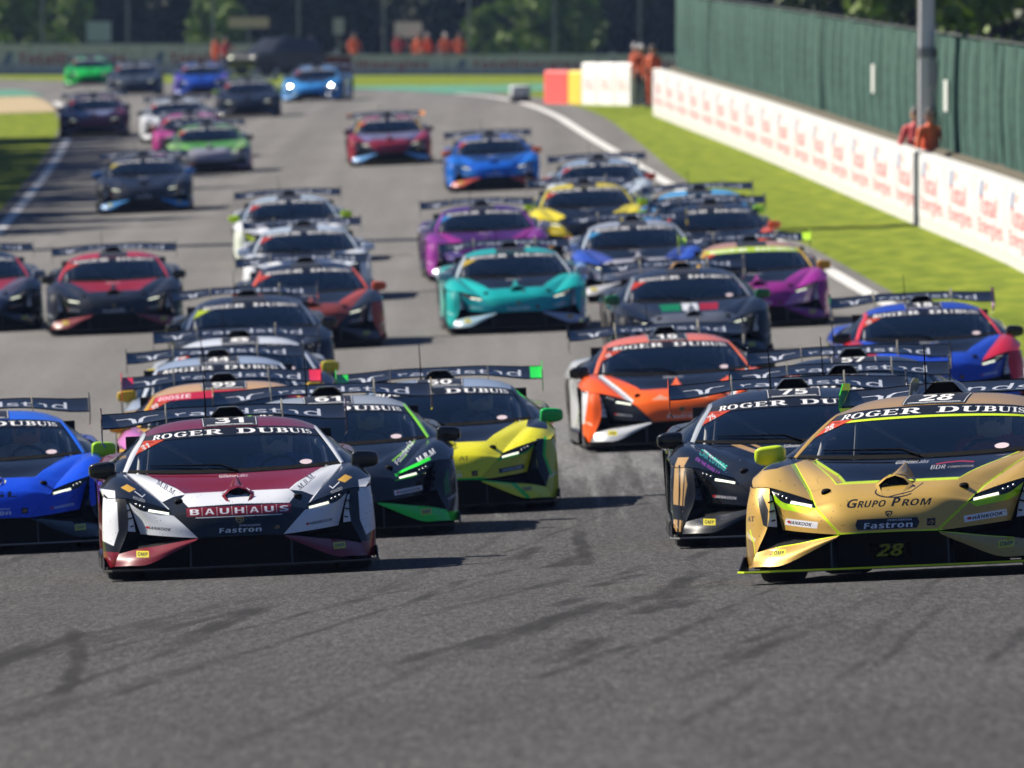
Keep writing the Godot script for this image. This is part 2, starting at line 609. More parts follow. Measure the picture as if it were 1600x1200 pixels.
func make_car_meshes() -> void:
	var C := V(0, 0.35, -2.2)
	var g := 0.02
	var b: MB

	# front bumper: nose panel between the creases, cheeks below the lamps, outer corners, lower V
	b = MB.new()
	b.patch([
		[V(0, .290, .000), V(.11, .290, -.003), V(.21, .288, -.010), V(.30, .286, -.025)],
		[V(0, .390, -.045), V(.13, .390, -.050), V(.26, .385, -.065), V(.385, .372, -.100)],
		[V(0, .480, -.130), V(.16, .480, -.140), V(.32, .470, -.155), V(.465, .450, -.200)],
		[V(0, .520, -.205), V(.17, .520, -.215), V(.335, .508, -.225), V(.485, .474, -.258)]], 5, 5, C)
	CM.front_bumper = b.mesh()

	b = MB.new()
	b.patch([
		[V(0, .520, -.205), V(.17, .520, -.215), V(.335, .508, -.225), V(.485, .474, -.258)],
		[V(0, .553, -.300), V(.17, .553, -.305), V(.345, .548, -.315), V(.50, .495, -.312)],
		[V(0, .592, -.430), V(.19, .592, -.440), V(.37, .592, -.455), V(.54, .545, -.460)]], 5, 5, C)
	b.patch([
		[V(.37, .592, -.455), V(.4556, .5716, -.458), V(.54, .545, -.460)],
		[V(.44, .640, -.650), V(.530, .635, -.685), V(.615, .615, -.720)],
		[V(.54, .690, -.950), V(.625, .697, -.985), V(.700, .690, -1.02)],
		[V(.63, .730, -1.25), V(.705, .745, -1.28), V(.775, .750, -1.30)]], 5, 4, C, true, [0.0, 0.0, 0.0, g])
	# the wall of the duct under the flank
	b.patch([
		[V(.37, .592, -.455), V(.44, .640, -.650), V(.54, .690, -.950), V(.63, .730, -1.25)],
		[V(.35, .550, -.480), V(.425, .575, -.650), V(.53, .645, -.950), V(.625, .712, -1.25)]], 2, 5, V(0.9, 0.5, -0.7))
	CM.hood = b.mesh()

	b = MB.new()
	b.patch([
		[V(0, .590, -.432), V(.19, .590, -.442), V(.37, .590, -.458)],
		[V(0, .535, -.520), V(.19, .540, -.520), V(.36, .555, -.520)],
		[V(0, .590, -.850), V(.25, .595, -.850), V(.505, .622, -.850)],
		[V(0, .675, -1.10), V(.33, .680, -1.12), V(.590, .690, -1.12)],
		[V(0, .722, -1.31), V(.35, .728, -1.33), V(.650, .742, -1.38)]], 5, 6, V(0, 0.1, -0.6))
	# cowl corners under the foot of the windscreen
	b.patch([[V(.625, .730, -1.25), V(.70, .744, -1.285), V(.775, .750, -1.305)], [V(.64, .738, -1.40), V(.72, .748, -1.43), V(.80, .757, -1.50)]], 3, 3, V(0, 0.1, -1.3))
	CM.hood_duct = b.mesh()

	# the raised nostril in the middle of the hood
	b = MB.new()
	var P := V(0, .706, -.86); var T := V(0, .640, -.40); var L := V(.118, .590, -.425); var B2 := V(.062, .515, -.195)
	b.patch([[T, V(.045, .632, -.405), L], [V(0, .676, -.62), V(.042, .642, -.62), V(.095, .585, -.64)], [P, V(.006, .700, -.84), V(.012, .690, -.86)]], 5, 4, V(0, 0.3, -0.6))
	var ring := [V(0, .640, -.400), V(.064, .618, -.380), V(.118, .575, -.340), V(.070, .508, -.190), V(0, .505, -.186)]
	var hole := [V(0, .629, -.380), V(.056, .611, -.362), V(.094, .576, -.326), V(.058, .518, -.208), V(0, .516, -.206)]
	for k in 4: b.poly([ring[k], ring[k + 1], hole[k + 1], hole[k]], V(0, 0.5, -0.7))
	CM.hood_nostril = b.mesh()
	b = MB.new()
	var deep := []
	for p in hole: deep.append(V(p.x * 0.8, p.y * 0.9 + 0.056, p.z - 0.07))
	for k in 4: b.poly([hole[k], hole[k + 1], deep[k + 1], deep[k]], V(0.3, 0.57, -0.3))
	b.poly(deep, V(0, 0.57, -1))
	CM.nostril_opening = b.mesh()

	b = MB.new()   # fender, right-hand side of the picture; the other one is mirrored
	var fend := [
		[V(.50, .495, -.312), V(.60, .530, -.36), V(.70, .560, -.43), V(.80, .585, -.52), V(.92, .590, -.64)],
		[V(.54, .545, -.46), V(.64, .590, -.53), V(.745, .628, -.61), V(.85, .648, -.72), V(.95, .622, -.80)],
		[V(.615, .615, -.72), V(.70, .668, -.80), V(.79, .708, -.88), V(.88, .708, -.96), V(.967, .652, -.99)],
		[V(.70, .690, -1.02), V(.755, .722, -1.08), V(.825, .744, -1.15), V(.90, .730, -1.20), V(.974, .662, -1.23)],
		[V(.775, .750, -1.30), V(.81, .758, -1.36), V(.855, .752, -1.45), V(.91, .730, -1.50), V(.970, .660, -1.55)]]
	b.patch(fend, 6, 6, C, false, [g, 0.0, g, 0.0])
	# rolled lip over the wheel
	b.patch([[V(.95, .622, -.80), V(.967, .652, -.99), V(.974, .662, -1.23), V(.970, .660, -1.45)], [V(.955, .600, -.80), V(.968, .632, -.99), V(.974, .640, -1.23), V(.972, .630, -1.45)]], 1, 5, C, false)
	CM.front_fender = b.mesh()

	b = MB.new()   # cheek below the lamp
	b.patch([
		[V(.467, .450, -.201), V(.575, .472, -.275), V(.69, .492, -.355), V(.775, .552, -.480)],
		[V(.387, .372, -.101), V(.50, .385, -.170), V(.62, .400, -.270), V(.737, .430, -.420)],
		[V(.303, .286, -.026), V(.43, .297, -.090), V(.575, .312, -.200), V(.705, .327, -.370)]], 6, 5, C, false, [0.0, 0.0, 0.006, 0.0])
	CM.bumper_cheek = b.mesh()

	b = MB.new()   # outer corner
	b.patch([
		[V(.800, .583, -.522), V(.86, .588, -.572), V(.922, .588, -.642), V(.955, .60, -.76)],
		[V(.790, .460, -.430), V(.88, .470, -.490), V(.955, .480, -.620), V(.968, .48, -.70)],
		[V(.800, .345, -.370), V(.89, .335, -.440), V(.968, .330, -.600), V(.972, .33, -.69)],
		[V(.866, .195, -.340), V(.92, .187, -.420), V(.970, .190, -.580), V(.973, .19, -.69)],
		[V(.880, .100, -.355), V(.93, .100, -.420), V(.970, .100, -.580), V(.973, .10, -.69)]], 5, 5, C, false, [g, 0.0, 0.0, 0.0])
	CM.bumper_corner = b.mesh()

	b = MB.new()   # louvred slot between cheek and corner
	b.patch([[V(.780, .556, -.500), V(.800, .575, -.535)], [V(.740, .430, -.450), V(.792, .460, -.455)], [V(.707, .327, -.400), V(.802, .345, -.395)], [V(.735, .226, -.300), V(.866, .195, -.345)]], 4, 2, C, false)
	CM.bumper_slot = b.mesh()
	b = MB.new()
	b.patch([[V(.782, .535, -.478), V(.797, .548, -.482)], [V(.752, .430, -.420), V(.786, .445, -.408)], [V(.740, .345, -.372), V(.795, .352, -.352)]], 4, 2, V(0.7, 0.45, -1.0), false)
	CM.slot_strip = b.mesh()
	b = MB.new()
	for k in 3:
		var y := 0.50 - 0.058 * k
		var x := 0.770 - 0.007 * k
		b.box(V(x + .012, y, -.438 + .023 * k), V(.034, .009, .03), Basis(Vector3(0, 0, 1), -0.25))
	CM.slot_tooth = b.mesh()

	b = MB.new()   # lower V and the dark intake above it
	b.patch([
		[V(.302, .283, -.024), V(.43, .266, -.070), V(.575, .243, -.150), V(.73, .224, -.245), V(.866, .193, -.335)],
		[V(.312, .276, -.006), V(.44, .235, -.030), V(.61, .185, -.075), V(.76, .168, -.165), V(.885, .150, -.300)],
		[V(.322, .264, -.004), V(.46, .200, -.020), V(.66, .116, -.045), V(.80, .110, -.140), V(.900, .106, -.285)]], 5, 5, C, false)
	b.patch([[V(.322, .264, -.004), V(.46, .200, -.020), V(.66, .116, -.045), V(.80, .110, -.140), V(.900, .106, -.285)], [V(.325, .262, -.15), V(.48, .195, -.17), V(.68, .112, -.20), V(.80, .106, -.26), V(.900, .100, -.34)]], 1, 5, V(0.5, 0.5, 0), false)
	CM.lower_vane = b.mesh()
	b = MB.new()
	b.patch([
		[V(.303, .286, -.027), V(.43, .297, -.092), V(.575, .312, -.202), V(.705, .327, -.372)],
		[V(.36, .281, -.12), V(.45, .280, -.19), V(.58, .277, -.30), V(.72, .275, -.40)],
		[V(.302, .283, -.026), V(.43, .266, -.072), V(.575, .243, -.152), V(.73, .224, -.248)]], 3, 3, C, false)
	CM.side_intake = b.mesh()

	b = MB.new()   # head lamp glass and its light strip
	b.patch([
		[V(.490, .480, -.272), V(.60, .528, -.362), V(.70, .558, -.432), V(.798, .582, -.522)],
		[V(.480, .466, -.250), V(.59, .500, -.325), V(.695, .527, -.400), V(.788, .570, -.508)],
		[V(.468, .451, -.203), V(.575, .473, -.277), V(.69, .493, -.357), V(.775, .553, -.482)]], 4, 5, C, false)
	CM.headlight = b.mesh()
	b = MB.new()
	b.patch([[V(.497, .472, -.244), V(.57, .487, -.290), V(.640, .502, -.338)], [V(.500, .456, -.222), V(.575, .474, -.268), V(.645, .486, -.318)]], 2, 3, C, false)
	b.patch([[V(.500, .456, -.222), V(.575, .474, -.268), V(.645, .486, -.318)], [V(.500, .453, -.232), V(.575, .470, -.278), V(.645, .482, -.328)]], 1, 3, V(.57, .6, -.27), false)
	CM.led_strip = b.mesh()
	b = MB.new()
	for k in 3:
		b.blob(V(.668 + .028 * k, .515 + .011 * k, -.368 - .026 * k), V(.011, .011, .012), 2.0, 8, 6)
	CM.lamp_projector = b.mesh()
	b = MB.new()
	b.blob(V(.665, .512, -.355), V(.05, .026, .03), 2.0, 12, 8)
	CM.lamp_beam = b.mesh()

	b = MB.new()   # splitter plate
	var half := [[0.0, .035], [.45, .035], [.74, -.03], [.92, -.15], [.985, -.30], [.985, -.66]]
	var o := PackedVector2Array()
	for q in half: o.append(Vector2(q[0], q[1]))
	for k in range(half.size() - 1, 0, -1): o.append(Vector2(-half[k][0], half[k][1]))
	b.plate(o, 1, .068, .082)
	for s in [-1.0, 1.0]: b.plate(PackedVector2Array([Vector2(-.30, .08), Vector2(-.66, .08), Vector2(-.66, .17), Vector2(-.52, .17)]), 0, .977 * s - .004, .977 * s + .004)
	CM.splitter = b.mesh()
	b = MB.new()
	for k in half.size() - 1:
		var p := Vector2(half[k][0], half[k][1]); var q := Vector2(half[k + 1][0], half[k + 1][1])
		b.poly([V(p.x, .073, p.y + .003), V(q.x + .001, .073, q.y + .003), V(q.x + .001, .084, q.y + .003), V(p.x, .084, p.y + .003)], V(0, .07, -1))
		b.poly([V(p.x, .084, p.y + .003), V(q.x + .001, .084, q.y + .003), V(q.x - .004, .084, q.y - .014), V(p.x, .084, p.y - .014)], V(0, 0, -.3))
	CM.splitter_lip = b.mesh()

	b = MB.new()   # grille
	b.poly([V(0, .08, -.24), V(.72, .08, -.24), V(.55, .22, -.24), V(.33, .285, -.24), V(0, .288, -.24)], V(0, .2, -1))
	b.poly([V(0, .289, -.24), V(.33, .285, -.24), V(.305, .283, -.03), V(0, .288, -.006)], V(0, 1, 0))
	for k in 6:
		var y := .105 + .030 * k
		b.box(V(0, y, -.228), V(1.30 - .16 * k, .004, .008))
	CM.grille = b.mesh()
	b = MB.new()
	b.box(V(.36, .165, -.13), V(.012, .17, .20))
	CM.grille_divider = b.mesh()
	b = MB.new()
	b.poly([V(-.13, .135, -.06), V(.13, .135, -.06), V(.13, .225, -.06), V(-.13, .225, -.06)], V(0, .2, -1), false, [Vector2(0, 1), Vector2(1, 1), Vector2(1, 0), Vector2(0, 0)])
	CM.grille_display = b.mesh()

	b = MB.new()   # hood pins
	for s in [1.0]:
		b.blob(V(.425 * s, .545, -.362), V(.032, .02, .026), 2.6, 12, 6, null, Basis(Vector3(1, 0, 0), 0.55))
	CM.hood_pin = b.mesh()

	# windscreen, sun strip, sticker, wiper
	b = MB.new()
	b.patch(glass_rows(), 8, 4, V(0, 0.4, -2.4), false, [0.0, 0.0, 0.0, 0.0], true)
	CM.windscreen = b.mesh()
	b = MB.new()
	b.patch(glass_rows(), 3, 5, V(0, 0.4, -2.4), false, [1.56, 0.0, 0.02, 0.02], true, .003)
	CM.sun_strip = b.mesh()
	b = MB.new()
	b.patch(glass_rows(), 1, 5, V(0, 0.4, -2.4), false, [1.46, 0.44, 0.02, 0.02], true, .003)
	CM.strip_trim = b.mesh()
	b = MB.new()   # black ceramic edge at the foot of the glass
	b.patch(glass_rows(), 1, 5, V(0, 0.4, -2.4), false, [0.0, 1.86, 0.0, 0.0], true, .002)
	CM.screen_edge = b.mesh()
	b = MB.new()
	b.uv_of = func(p: Vector3) -> Vector2: return Vector2((p.x + 0.76) / 0.28, 1.0 - (p.y - 0.865) / 0.115)
	var n8 := 8
	var ids := []
	for i in n8 + 1:
		var line := []
		for j in n8 + 1 - i:
			var fa := float(i) / n8; var fb := float(j) / n8
			var x := -0.645 + fb * 0.165 - fa * 0.065
			var y := 0.968 + fb * 0.006 - fa * 0.098
			line.append(b.vert(on_glass(x, y, .004), Vector3(0, 0.85, 0.5).normalized()))
		ids.append(line)
	for i in n8:
		for j in ids[i].size() - 1:
			b.tri(ids[i][j], ids[i][j + 1], ids[i + 1][j])
			if j < ids[i + 1].size() - 1: b.tri(ids[i][j + 1], ids[i + 1][j + 1], ids[i + 1][j])
	CM.class_sticker = b.mesh()
	b = MB.new()
	b.tube([V(.02, .738, -1.315), on_glass(-.10, .765, .018), on_glass(-.34, .775, .014), on_glass(-.60, .785, .012)], [.010, .009, .007, .004], 6)
	CM.wiper = b.mesh()
	b = MB.new()
	var logo := []
	for k in 14:
		var a := TAU * k / 14
		logo.append(on_glass(.52 + .045 * cos(a), .775 + .017 * sin(a), .004))
	b.poly(logo, V(0, .4, -2.4), false)
	CM.screen_badge = b.mesh()

	b = MB.new()   # pillar and roof rail
	b.patch([
		[V(.768, .755, -1.435), V(.785, .762, -1.46), V(.800, .757, -1.50)],
		[V(.693, .886, -1.815), V(.714, .894, -1.84), V(.735, .885, -1.88)],
		[V(.618, 1.002, -2.20), V(.640, 1.004, -2.23), V(.660, .985, -2.28)],
		[V(.605, 1.034, -2.68), V(.632, 1.022, -2.69), V(.652, .998, -2.70)],
		[V(.560, 1.005, -3.20), V(.598, .990, -3.20), V(.632, .955, -3.20)]], 4, 3, C, false)
	CM.roof_pillar = b.mesh()
	b = MB.new()
	var roof_rows := [
		[V(0, 1.048, -2.105), V(.30, 1.041, -2.115), V(.50, 1.025, -2.135), V(.616, 1.003, -2.205)],
		[V(0, 1.095, -2.36), V(.30, 1.087, -2.37), V(.49, 1.064, -2.40), V(.612, 1.028, -2.44)],
		[V(0, 1.115, -2.65), V(.30, 1.106, -2.65), V(.48, 1.080, -2.66), V(.603, 1.036, -2.68)],
		[V(0, 1.085, -3.20), V(.28, 1.078, -3.20), V(.44, 1.050, -3.20), V(.558, 1.006, -3.20)]]
	b.patch(roof_rows, 5, 5, C)
	CM.roof = b.mesh()
	b = MB.new()
	var whole := []
	for r in roof_rows:
		var line := []
		for k in range(r.size() - 1, 0, -1): line.append(V(-r[k].x, r[k].y, r[k].z))
		whole.append(line + r)
	b.patch(whole, 5, 3, C, false, [0.10, 1.42, 2.36, 2.36], true, .004)
	CM.roof_number = b.mesh()
	b = MB.new()   # roof scoop
	b.patch([
		[V(0, 1.188, -2.60), V(.065, 1.184, -2.60), V(.105, 1.140, -2.60), V(.150, 1.098, -2.59)],
		[V(0, 1.192, -2.80), V(.070, 1.187, -2.80), V(.112, 1.142, -2.80), V(.155, 1.090, -2.80)],
		[V(0, 1.165, -3.05), V(.060, 1.158, -3.05), V(.100, 1.120, -3.05), V(.140, 1.070, -3.05)],
		[V(0, 1.085, -3.35), V(.040, 1.080, -3.35), V(.080, 1.060, -3.35), V(.110, 1.030, -3.35)]], 4, 3, V(0, 1.0, -2.9))
	CM.roof_scoop = b.mesh()
	b = MB.new()
	b.poly([V(-.148, 1.100, -2.62), V(.148, 1.100, -2.62), V(.102, 1.140, -2.62), V(.063, 1.182, -2.62), V(-.063, 1.182, -2.62), V(-.102, 1.140, -2.62)], V(0, 1.1, -3), false)
	CM.scoop_opening = b.mesh()
	b = MB.new()
	b.tube([V(-.16, 1.09, -2.95), V(-.16, 1.24, -2.96), V(-.165, 1.42, -2.98)], [.007, .005, .0035], 6)
	b.blob(V(-.16, 1.10, -2.95), V(.022, .016, .03), 2.2, 8, 6)
	CM.antenna = b.mesh()

	# sides
	b = MB.new()
	b.patch([
		[V(.802, .757, -1.50), V(.737, .885, -1.88), V(.662, .985, -2.28), V(.654, .998, -2.70), V(.634, .955, -3.20)],
		[V(.865, .762, -1.55), V(.888, .775, -1.90), V(.902, .785, -2.30), V(.905, .790, -2.70), V(.86, .815, -3.15)]], 3, 4, C, false)
	CM.side_window = b.mesh()
	b = MB.new()
	b.patch([
		[V(.866, .760, -1.55), V(.890, .773, -1.90), V(.904, .783, -2.30), V(.907, .788, -2.70), V(.90, .79, -2.95)],
		[V(.968, .655, -1.55), V(.960, .660, -1.90), V(.955, .670, -2.30), V(.955, .680, -2.70), V(.965, .69, -2.95)],
		[V(.966, .450, -1.50), V(.925, .450, -1.90), V(.905, .450, -2.30), V(.905, .460, -2.70), V(.94, .48, -2.95)],
		[V(.970, .190, -1.45), V(.950, .190, -1.90), V(.945, .190, -2.30), V(.945, .190, -2.70), V(.955, .19, -2.95)]], 4, 3, C, false)
	CM.door = b.mesh()
	b = MB.new()
	b.patch([[V(.965, .19, -1.44), V(.955, .19, -2.2), V(.962, .19, -3.26)], [V(.985, .16, -1.44), V(.985, .16, -2.2), V(.985, .16, -3.26)], [V(.985, .07, -1.44), V(.985, .07, -2.2), V(.985, .07, -3.26)]], 2, 3, C, false)
	CM.side_skirt = b.mesh()
	b = MB.new()
	b.patch([
		[V(.632, .950, -3.20), V(.66, .900, -3.65), V(.66, .870, -4.10), V(.64, .850, -4.42)],
		[V(.770, .880, -3.10), V(.80, .880, -3.65), V(.80, .865, -4.10), V(.78, .845, -4.42)],
		[V(.900, .815, -3.00), V(.915, .850, -3.62), V(.90, .835, -4.10), V(.87, .815, -4.42)],
		[V(.970, .720, -2.95), V(.984, .745, -3.60), V(.975, .735, -4.10), V(.94, .72, -4.42)],
		[V(.968, .680, -2.95), V(.985, .690, -3.60), V(.980, .67, -4.05), V(.95, .60, -4.42)]], 4, 4, C, false)
	b.patch([[V(.968, .690, -2.95), V(.975, .690, -3.26)], [V(.940, .48, -2.95), V(.965, .48, -3.28)], [V(.955, .19, -2.95), V(.97, .19, -3.28)]], 3, 2, C, false)
	b.patch([[V(.980, .675, -4.05), V(.95, .60, -4.42)], [V(.975, .45, -4.04), V(.94, .42, -4.44)], [V(.965, .22, -4.02), V(.92, .25, -4.44)]], 3, 2, C, false)
	CM.rear_fender = b.mesh()
	b = MB.new()
	b.poly([V(.72, .83, -2.985), V(.895, .808, -2.985), V(.955, .69, -2.985), V(.86, .60, -2.985), V(.74, .66, -2.985)], V(.8, .7, -4), false)
	CM.side_scoop = b.mesh()
	b = MB.new()
	b.patch([
		[V(0, 1.080, -3.21), V(.28, 1.074, -3.21), V(.44, 1.046, -3.21), V(.560, 1.000, -3.21), V(.634, .948, -3.21)],
		[V(0, .980, -3.75), V(.28, .965, -3.75), V(.46, .945, -3.75), V(.58, .920, -3.75), V(.662, .895, -3.75)],
		[V(0, .880, -4.40), V(.28, .875, -4.40), V(.46, .868, -4.40), V(.57, .860, -4.40), V(.64, .850, -4.42)]], 4, 3, C)
	CM.engine_cover = b.mesh()
	b = MB.new()
	b.patch([[V(0, .878, -4.41), V(.45, .866, -4.41), V(.66, .848, -4.42), V(.90, .79, -4.43)], [V(0, .60, -4.50), V(.45, .60, -4.50), V(.66, .60, -4.49), V(.945, .60, -4.44)], [V(0, .30, -4.50), V(.45, .30, -4.50), V(.66, .30, -4.48), V(.92, .30, -4.44)]], 3, 3, C)
	for k in 7: b.box(V(-.54 + .18 * k, .20, -4.30), V(.012, .2, .42))
	CM.rear_bumper = b.mesh()
	b = MB.new()
	b.box(V(0, .115, -2.25), V(1.86, .05, 3.30))
	b.box(V(0, .30, -.75), V(1.20, .32, .80))
	b.box(V(0, .42, -2.3), V(1.70, .55, 1.6))
	b.box(V(0, .45, -3.75), V(1.22, .60, 1.2))
	b.box(V(0, .20, -4.2), V(1.5, .02, .5), Basis(Vector3(1, 0, 0), 0.25))
	CM.chassis = b.mesh()

	b = MB.new()   # mirror
	b.blob(V(.945, .772, -1.52), V(.100, .062, .075), 3.4, 20, 12, func(q: Vector3) -> Vector3:
		var f := (q.x + .1) / .2
		return Vector3(q.x, q.y * lerpf(1.08, 0.82, f) + (.008 if q.y > 0.0 else .0), q.z * lerpf(1.0, 0.75, f) - .02 * f))
	CM.mirror = b.mesh()
	b = MB.new()
	b.tube([V(.81, .748, -1.50), V(.86, .738, -1.51), V(.90, .735, -1.515)], [.020, .016, .018], 8)
	CM.mirror_stalk = b.mesh()

	# rear wing
	b = MB.new()
	var le := []; var md := []; var te := []; var lo := []; var bot := []
	for k in 13:
		var x := -0.9 + 0.15 * k
		var f := smoothstep(0.30, 0.85, absf(x))
		var yl := lerpf(1.114, 1.058, f); var yt := lerpf(1.180, 1.154, f)
		le.append(V(x, yl, -4.26 - .02 * f)); md.append(V(x, lerpf(yl, yt, .36), -4.42)); te.append(V(x, yt, -4.60))
		lo.append(V(x, yl - .007, -4.29)); bot.append(V(x, yt - .008, -4.60))
	b.patch([le, md, te], 4, 2, V(0, 0.6, -4.5), false, [0, 0, 0, 0], true)
	CM.wing_plane = b.mesh()
	b = MB.new()
	b.patch([le, lo, bot], 3, 2, V(0, 1.4, -4.4), false)
	var gt := []
	for p in te: gt.append(p + V(0, .006, -.004))
	b.patch([te, gt], 1, 2, V(0, 1.1, -5), false)
	CM.wing_underside = b.mesh()
	b = MB.new()
	b.plate(PackedVector2Array([Vector2(-4.20, 1.05), Vector2(-4.24, 1.13), Vector2(-4.40, 1.205), Vector2(-4.68, 1.205), Vector2(-4.68, 1.00), Vector2(-4.60, .935), Vector2(-4.40, .955)]), 0, .902, .910)
	b.poly([V(.902, .955, -4.40), V(.902, .935, -4.60), V(.880, .905, -4.60), V(.880, .915, -4.40)], V(2, 1, -4.5), false)
	CM.wing_endplate = b.mesh()
	b = MB.new()
	b.plate(PackedVector2Array([Vector2(-3.95, .86), Vector2(-4.02, 1.08), Vector2(-4.14, 1.19), Vector2(-4.30, 1.222), Vector2(-4.48, 1.215), Vector2(-4.50, 1.165), Vector2(-4.36, 1.13), Vector2(-4.24, 1.15), Vector2(-4.15, 1.10), Vector2(-4.12, .86)]), 0, .426, .434)
	CM.wing_support = b.mesh()

	# wheels
	for w in [["front", .135, .327], ["rear", .155, .335]]:
		var r: float = w[2]; var hw: float = w[1]
		b = MB.new()
		b.lathe_x(Vector3.ZERO, [[.225, -hw * .86], [.28, -hw], [r - .035, -hw], [r - .010, -hw * .90], [r, -hw * .72], [r, hw * .72], [r - .010, hw * .90], [r - .035, hw], [.28, hw], [.225, hw * .86]], 40)
		CM[w[0] + "_tyre"] = b.mesh()
		b = MB.new()
		b.lathe_x(Vector3.ZERO, [[.226, hw * .86], [.215, hw * .80], [.205, hw * .2], [.205, -hw * .2], [.215, -hw * .8], [.226, -hw * .86]], 28)
		for k in 10:
			var a := TAU * k / 10
			b.box(V(hw * .45, cos(a) * .12, sin(a) * .12), V(.03, .19, .022), Basis(Vector3(1, 0, 0), a))
		b.lathe_x(Vector3.ZERO, [[.001, hw * .62], [.05, hw * .6], [.055, hw * .3], [.001, hw * .2]], 16)
		CM[w[0] + "_rim"] = b.mesh()

	# cockpit
	b = MB.new()
	b.box(V(0, .66, -1.60), V(1.42, .10, .30))
	CM.dashboard = b.mesh()
	b = MB.new()
	b.box(V(0, .55, -2.98), V(1.5, .9, .04))
	CM.bulkhead = b.mesh()
	b = MB.new()
	for s in [-1.0, 1.0]:
		b.tube([V(.70 * s, .60, -1.62), V(.66 * s, .86, -1.92), V(.56 * s, .985, -2.30), V(.56 * s, .99, -2.72), V(.62 * s, .55, -2.8)], [.020], 8)
		b.tube([V(.56 * s, .985, -2.72), V(-.45 * s, .35, -2.82)], [.018], 8)
	b.tube([V(-.56, .985, -2.30), V(0, 1.005, -2.30), V(.56, .985, -2.30)], [.020], 8)
	b.tube([V(-.56, .99, -2.72), V(0, 1.01, -2.72), V(.56, .99, -2.72)], [.020], 8)
	CM.roll_cage = b.mesh()
	b = MB.new()
	b.blob(V(.34, .60, -2.55), V(.24, .32, .14), 3.0, 14, 10)
	b.blob(V(.34, .86, -2.50), V(.16, .12, .10), 3.0, 12, 8)
	CM.seat = b.mesh()
	b = MB.new()
	var wp := []
	for k in 17:
		var a := TAU * k / 16
		wp.append(V(.34 + .15 * cos(a), .70 + .12 * sin(a), -2.0 + .04 * sin(a)))
	b.tube(wp, [.014], 6, false)
	CM.steering_wheel = b.mesh()


# ---------------------------------------------------------------- liveries and assembling a car

const REG := {
	"ou": [[.78, .64], [1, .64], [1, 0], [.88, 0], [.866, .195], [.80, .345], [.79, .46]],
	"ve": [[.29, .287], [.302, .287], [.43, .268], [.575, .246], [.73, .227], [.868, .196], [.92, .10], [.92, 0], [.25, 0]],
	"fe": [[.48, .478], [.60, .529], [.70, .559], [.80, .584], [.92, .589], [1, .59], [1, .80], [.80, .80], [.776, .751], [.70, .69], [.615, .615], [.54, .545]],
	"ho": [[.36, .595], [.45, .582], [.54, .545], [.615, .615], [.70, .69], [.776, .751], [.72, .76], [.63, .732], [.54, .69], [.44, .64]],
	"no": [[0, .27], [.29, .284], [.302, .286], [.386, .372], [.466, .45], [.486, .475], [.50, .495], [.54, .546], [.46, .580], [.36, .595], [0, .595]],
	"ch": [[0, .594], [.372, .594], [.44, .642], [.54, .692], [.63, .733], [.66, .79], [0, .79]],
	"ck": [[.466, .45], [.575, .473], [.69, .493], [.777, .556], [.739, .43], [.708, .326], [.575, .311], [.43, .296], [.302, .286], [.386, .372]],
}


func K(hex: String) -> Color:
	return Color.html(hex)


func flip(m: Mesh) -> Mesh:
	var a := m.surface_get_arrays(0)
	var v: PackedVector3Array = a[Mesh.ARRAY_VERTEX]; var n: PackedVector3Array = a[Mesh.ARRAY_NORMAL]
	var u: PackedVector2Array = a[Mesh.ARRAY_TEX_UV]; var ix: PackedInt32Array = a[Mesh.ARRAY_INDEX]
	for k in v.size():
		v[k].x = -v[k].x; n[k].x = -n[k].x; u[k].x = 1.0 - u[k].x
	for k in range(0, ix.size(), 3):
		var t := ix[k + 1]; ix[k + 1] = ix[k + 2]; ix[k + 2] = t
	var b := []
	b.resize(Mesh.ARRAY_MAX)
	b[Mesh.ARRAY_VERTEX] = v; b[Mesh.ARRAY_NORMAL] = n; b[Mesh.ARRAY_TEX_UV] = u; b[Mesh.ARRAY_INDEX] = ix
	var r := ArrayMesh.new()
	r.add_surface_from_arrays(Mesh.PRIMITIVE_TRIANGLES, b)
	return r


func livery(s: Dictionary) -> StandardMaterial3D:
	var res: int = s.get("res", 512 if s.at[1] < 300.0 else 256)
	var base: Color = K(s.base)
	var p := Print.new(res, res * 5 / 8, -1.0, 1.0, 0.0, 1.25, base)
	for r in ["ou", "ve", "fe", "ho", "no", "ch", "ck"]:
		if s.has(r): p.poly(REG[r], K(s[r]))
	if res >= 512: stickers(p, s)
	if s.has("art"): s.art.call(p)
	if res >= 512:   # rubber crumbs and insect specks from the race
		var r := RandomNumberGenerator.new()
		r.seed = res + hash(s.base) % 1000
		for k in 420:
			var x := r.randf_range(-.97, .97); var y := .1 + .55 * pow(r.randf(), 1.4); var q := r.randf_range(.0012, .0035)
			p.poly([[x - q, y], [x, y - q * 1.3], [x + q, y], [x, y + q]], K("2a2622") if r.randf() < .8 else K("8a8478"), false)
	var m := mat(Color.WHITE, 0.36, s.get("metal", 0.0))
	m.metallic_specular = 0.15
	m.albedo_texture = p.texture()
	m.texture_repeat = false
	m.clearcoat_enabled = true
	m.clearcoat = 1.0
	m.clearcoat_roughness = 0.02
	return m


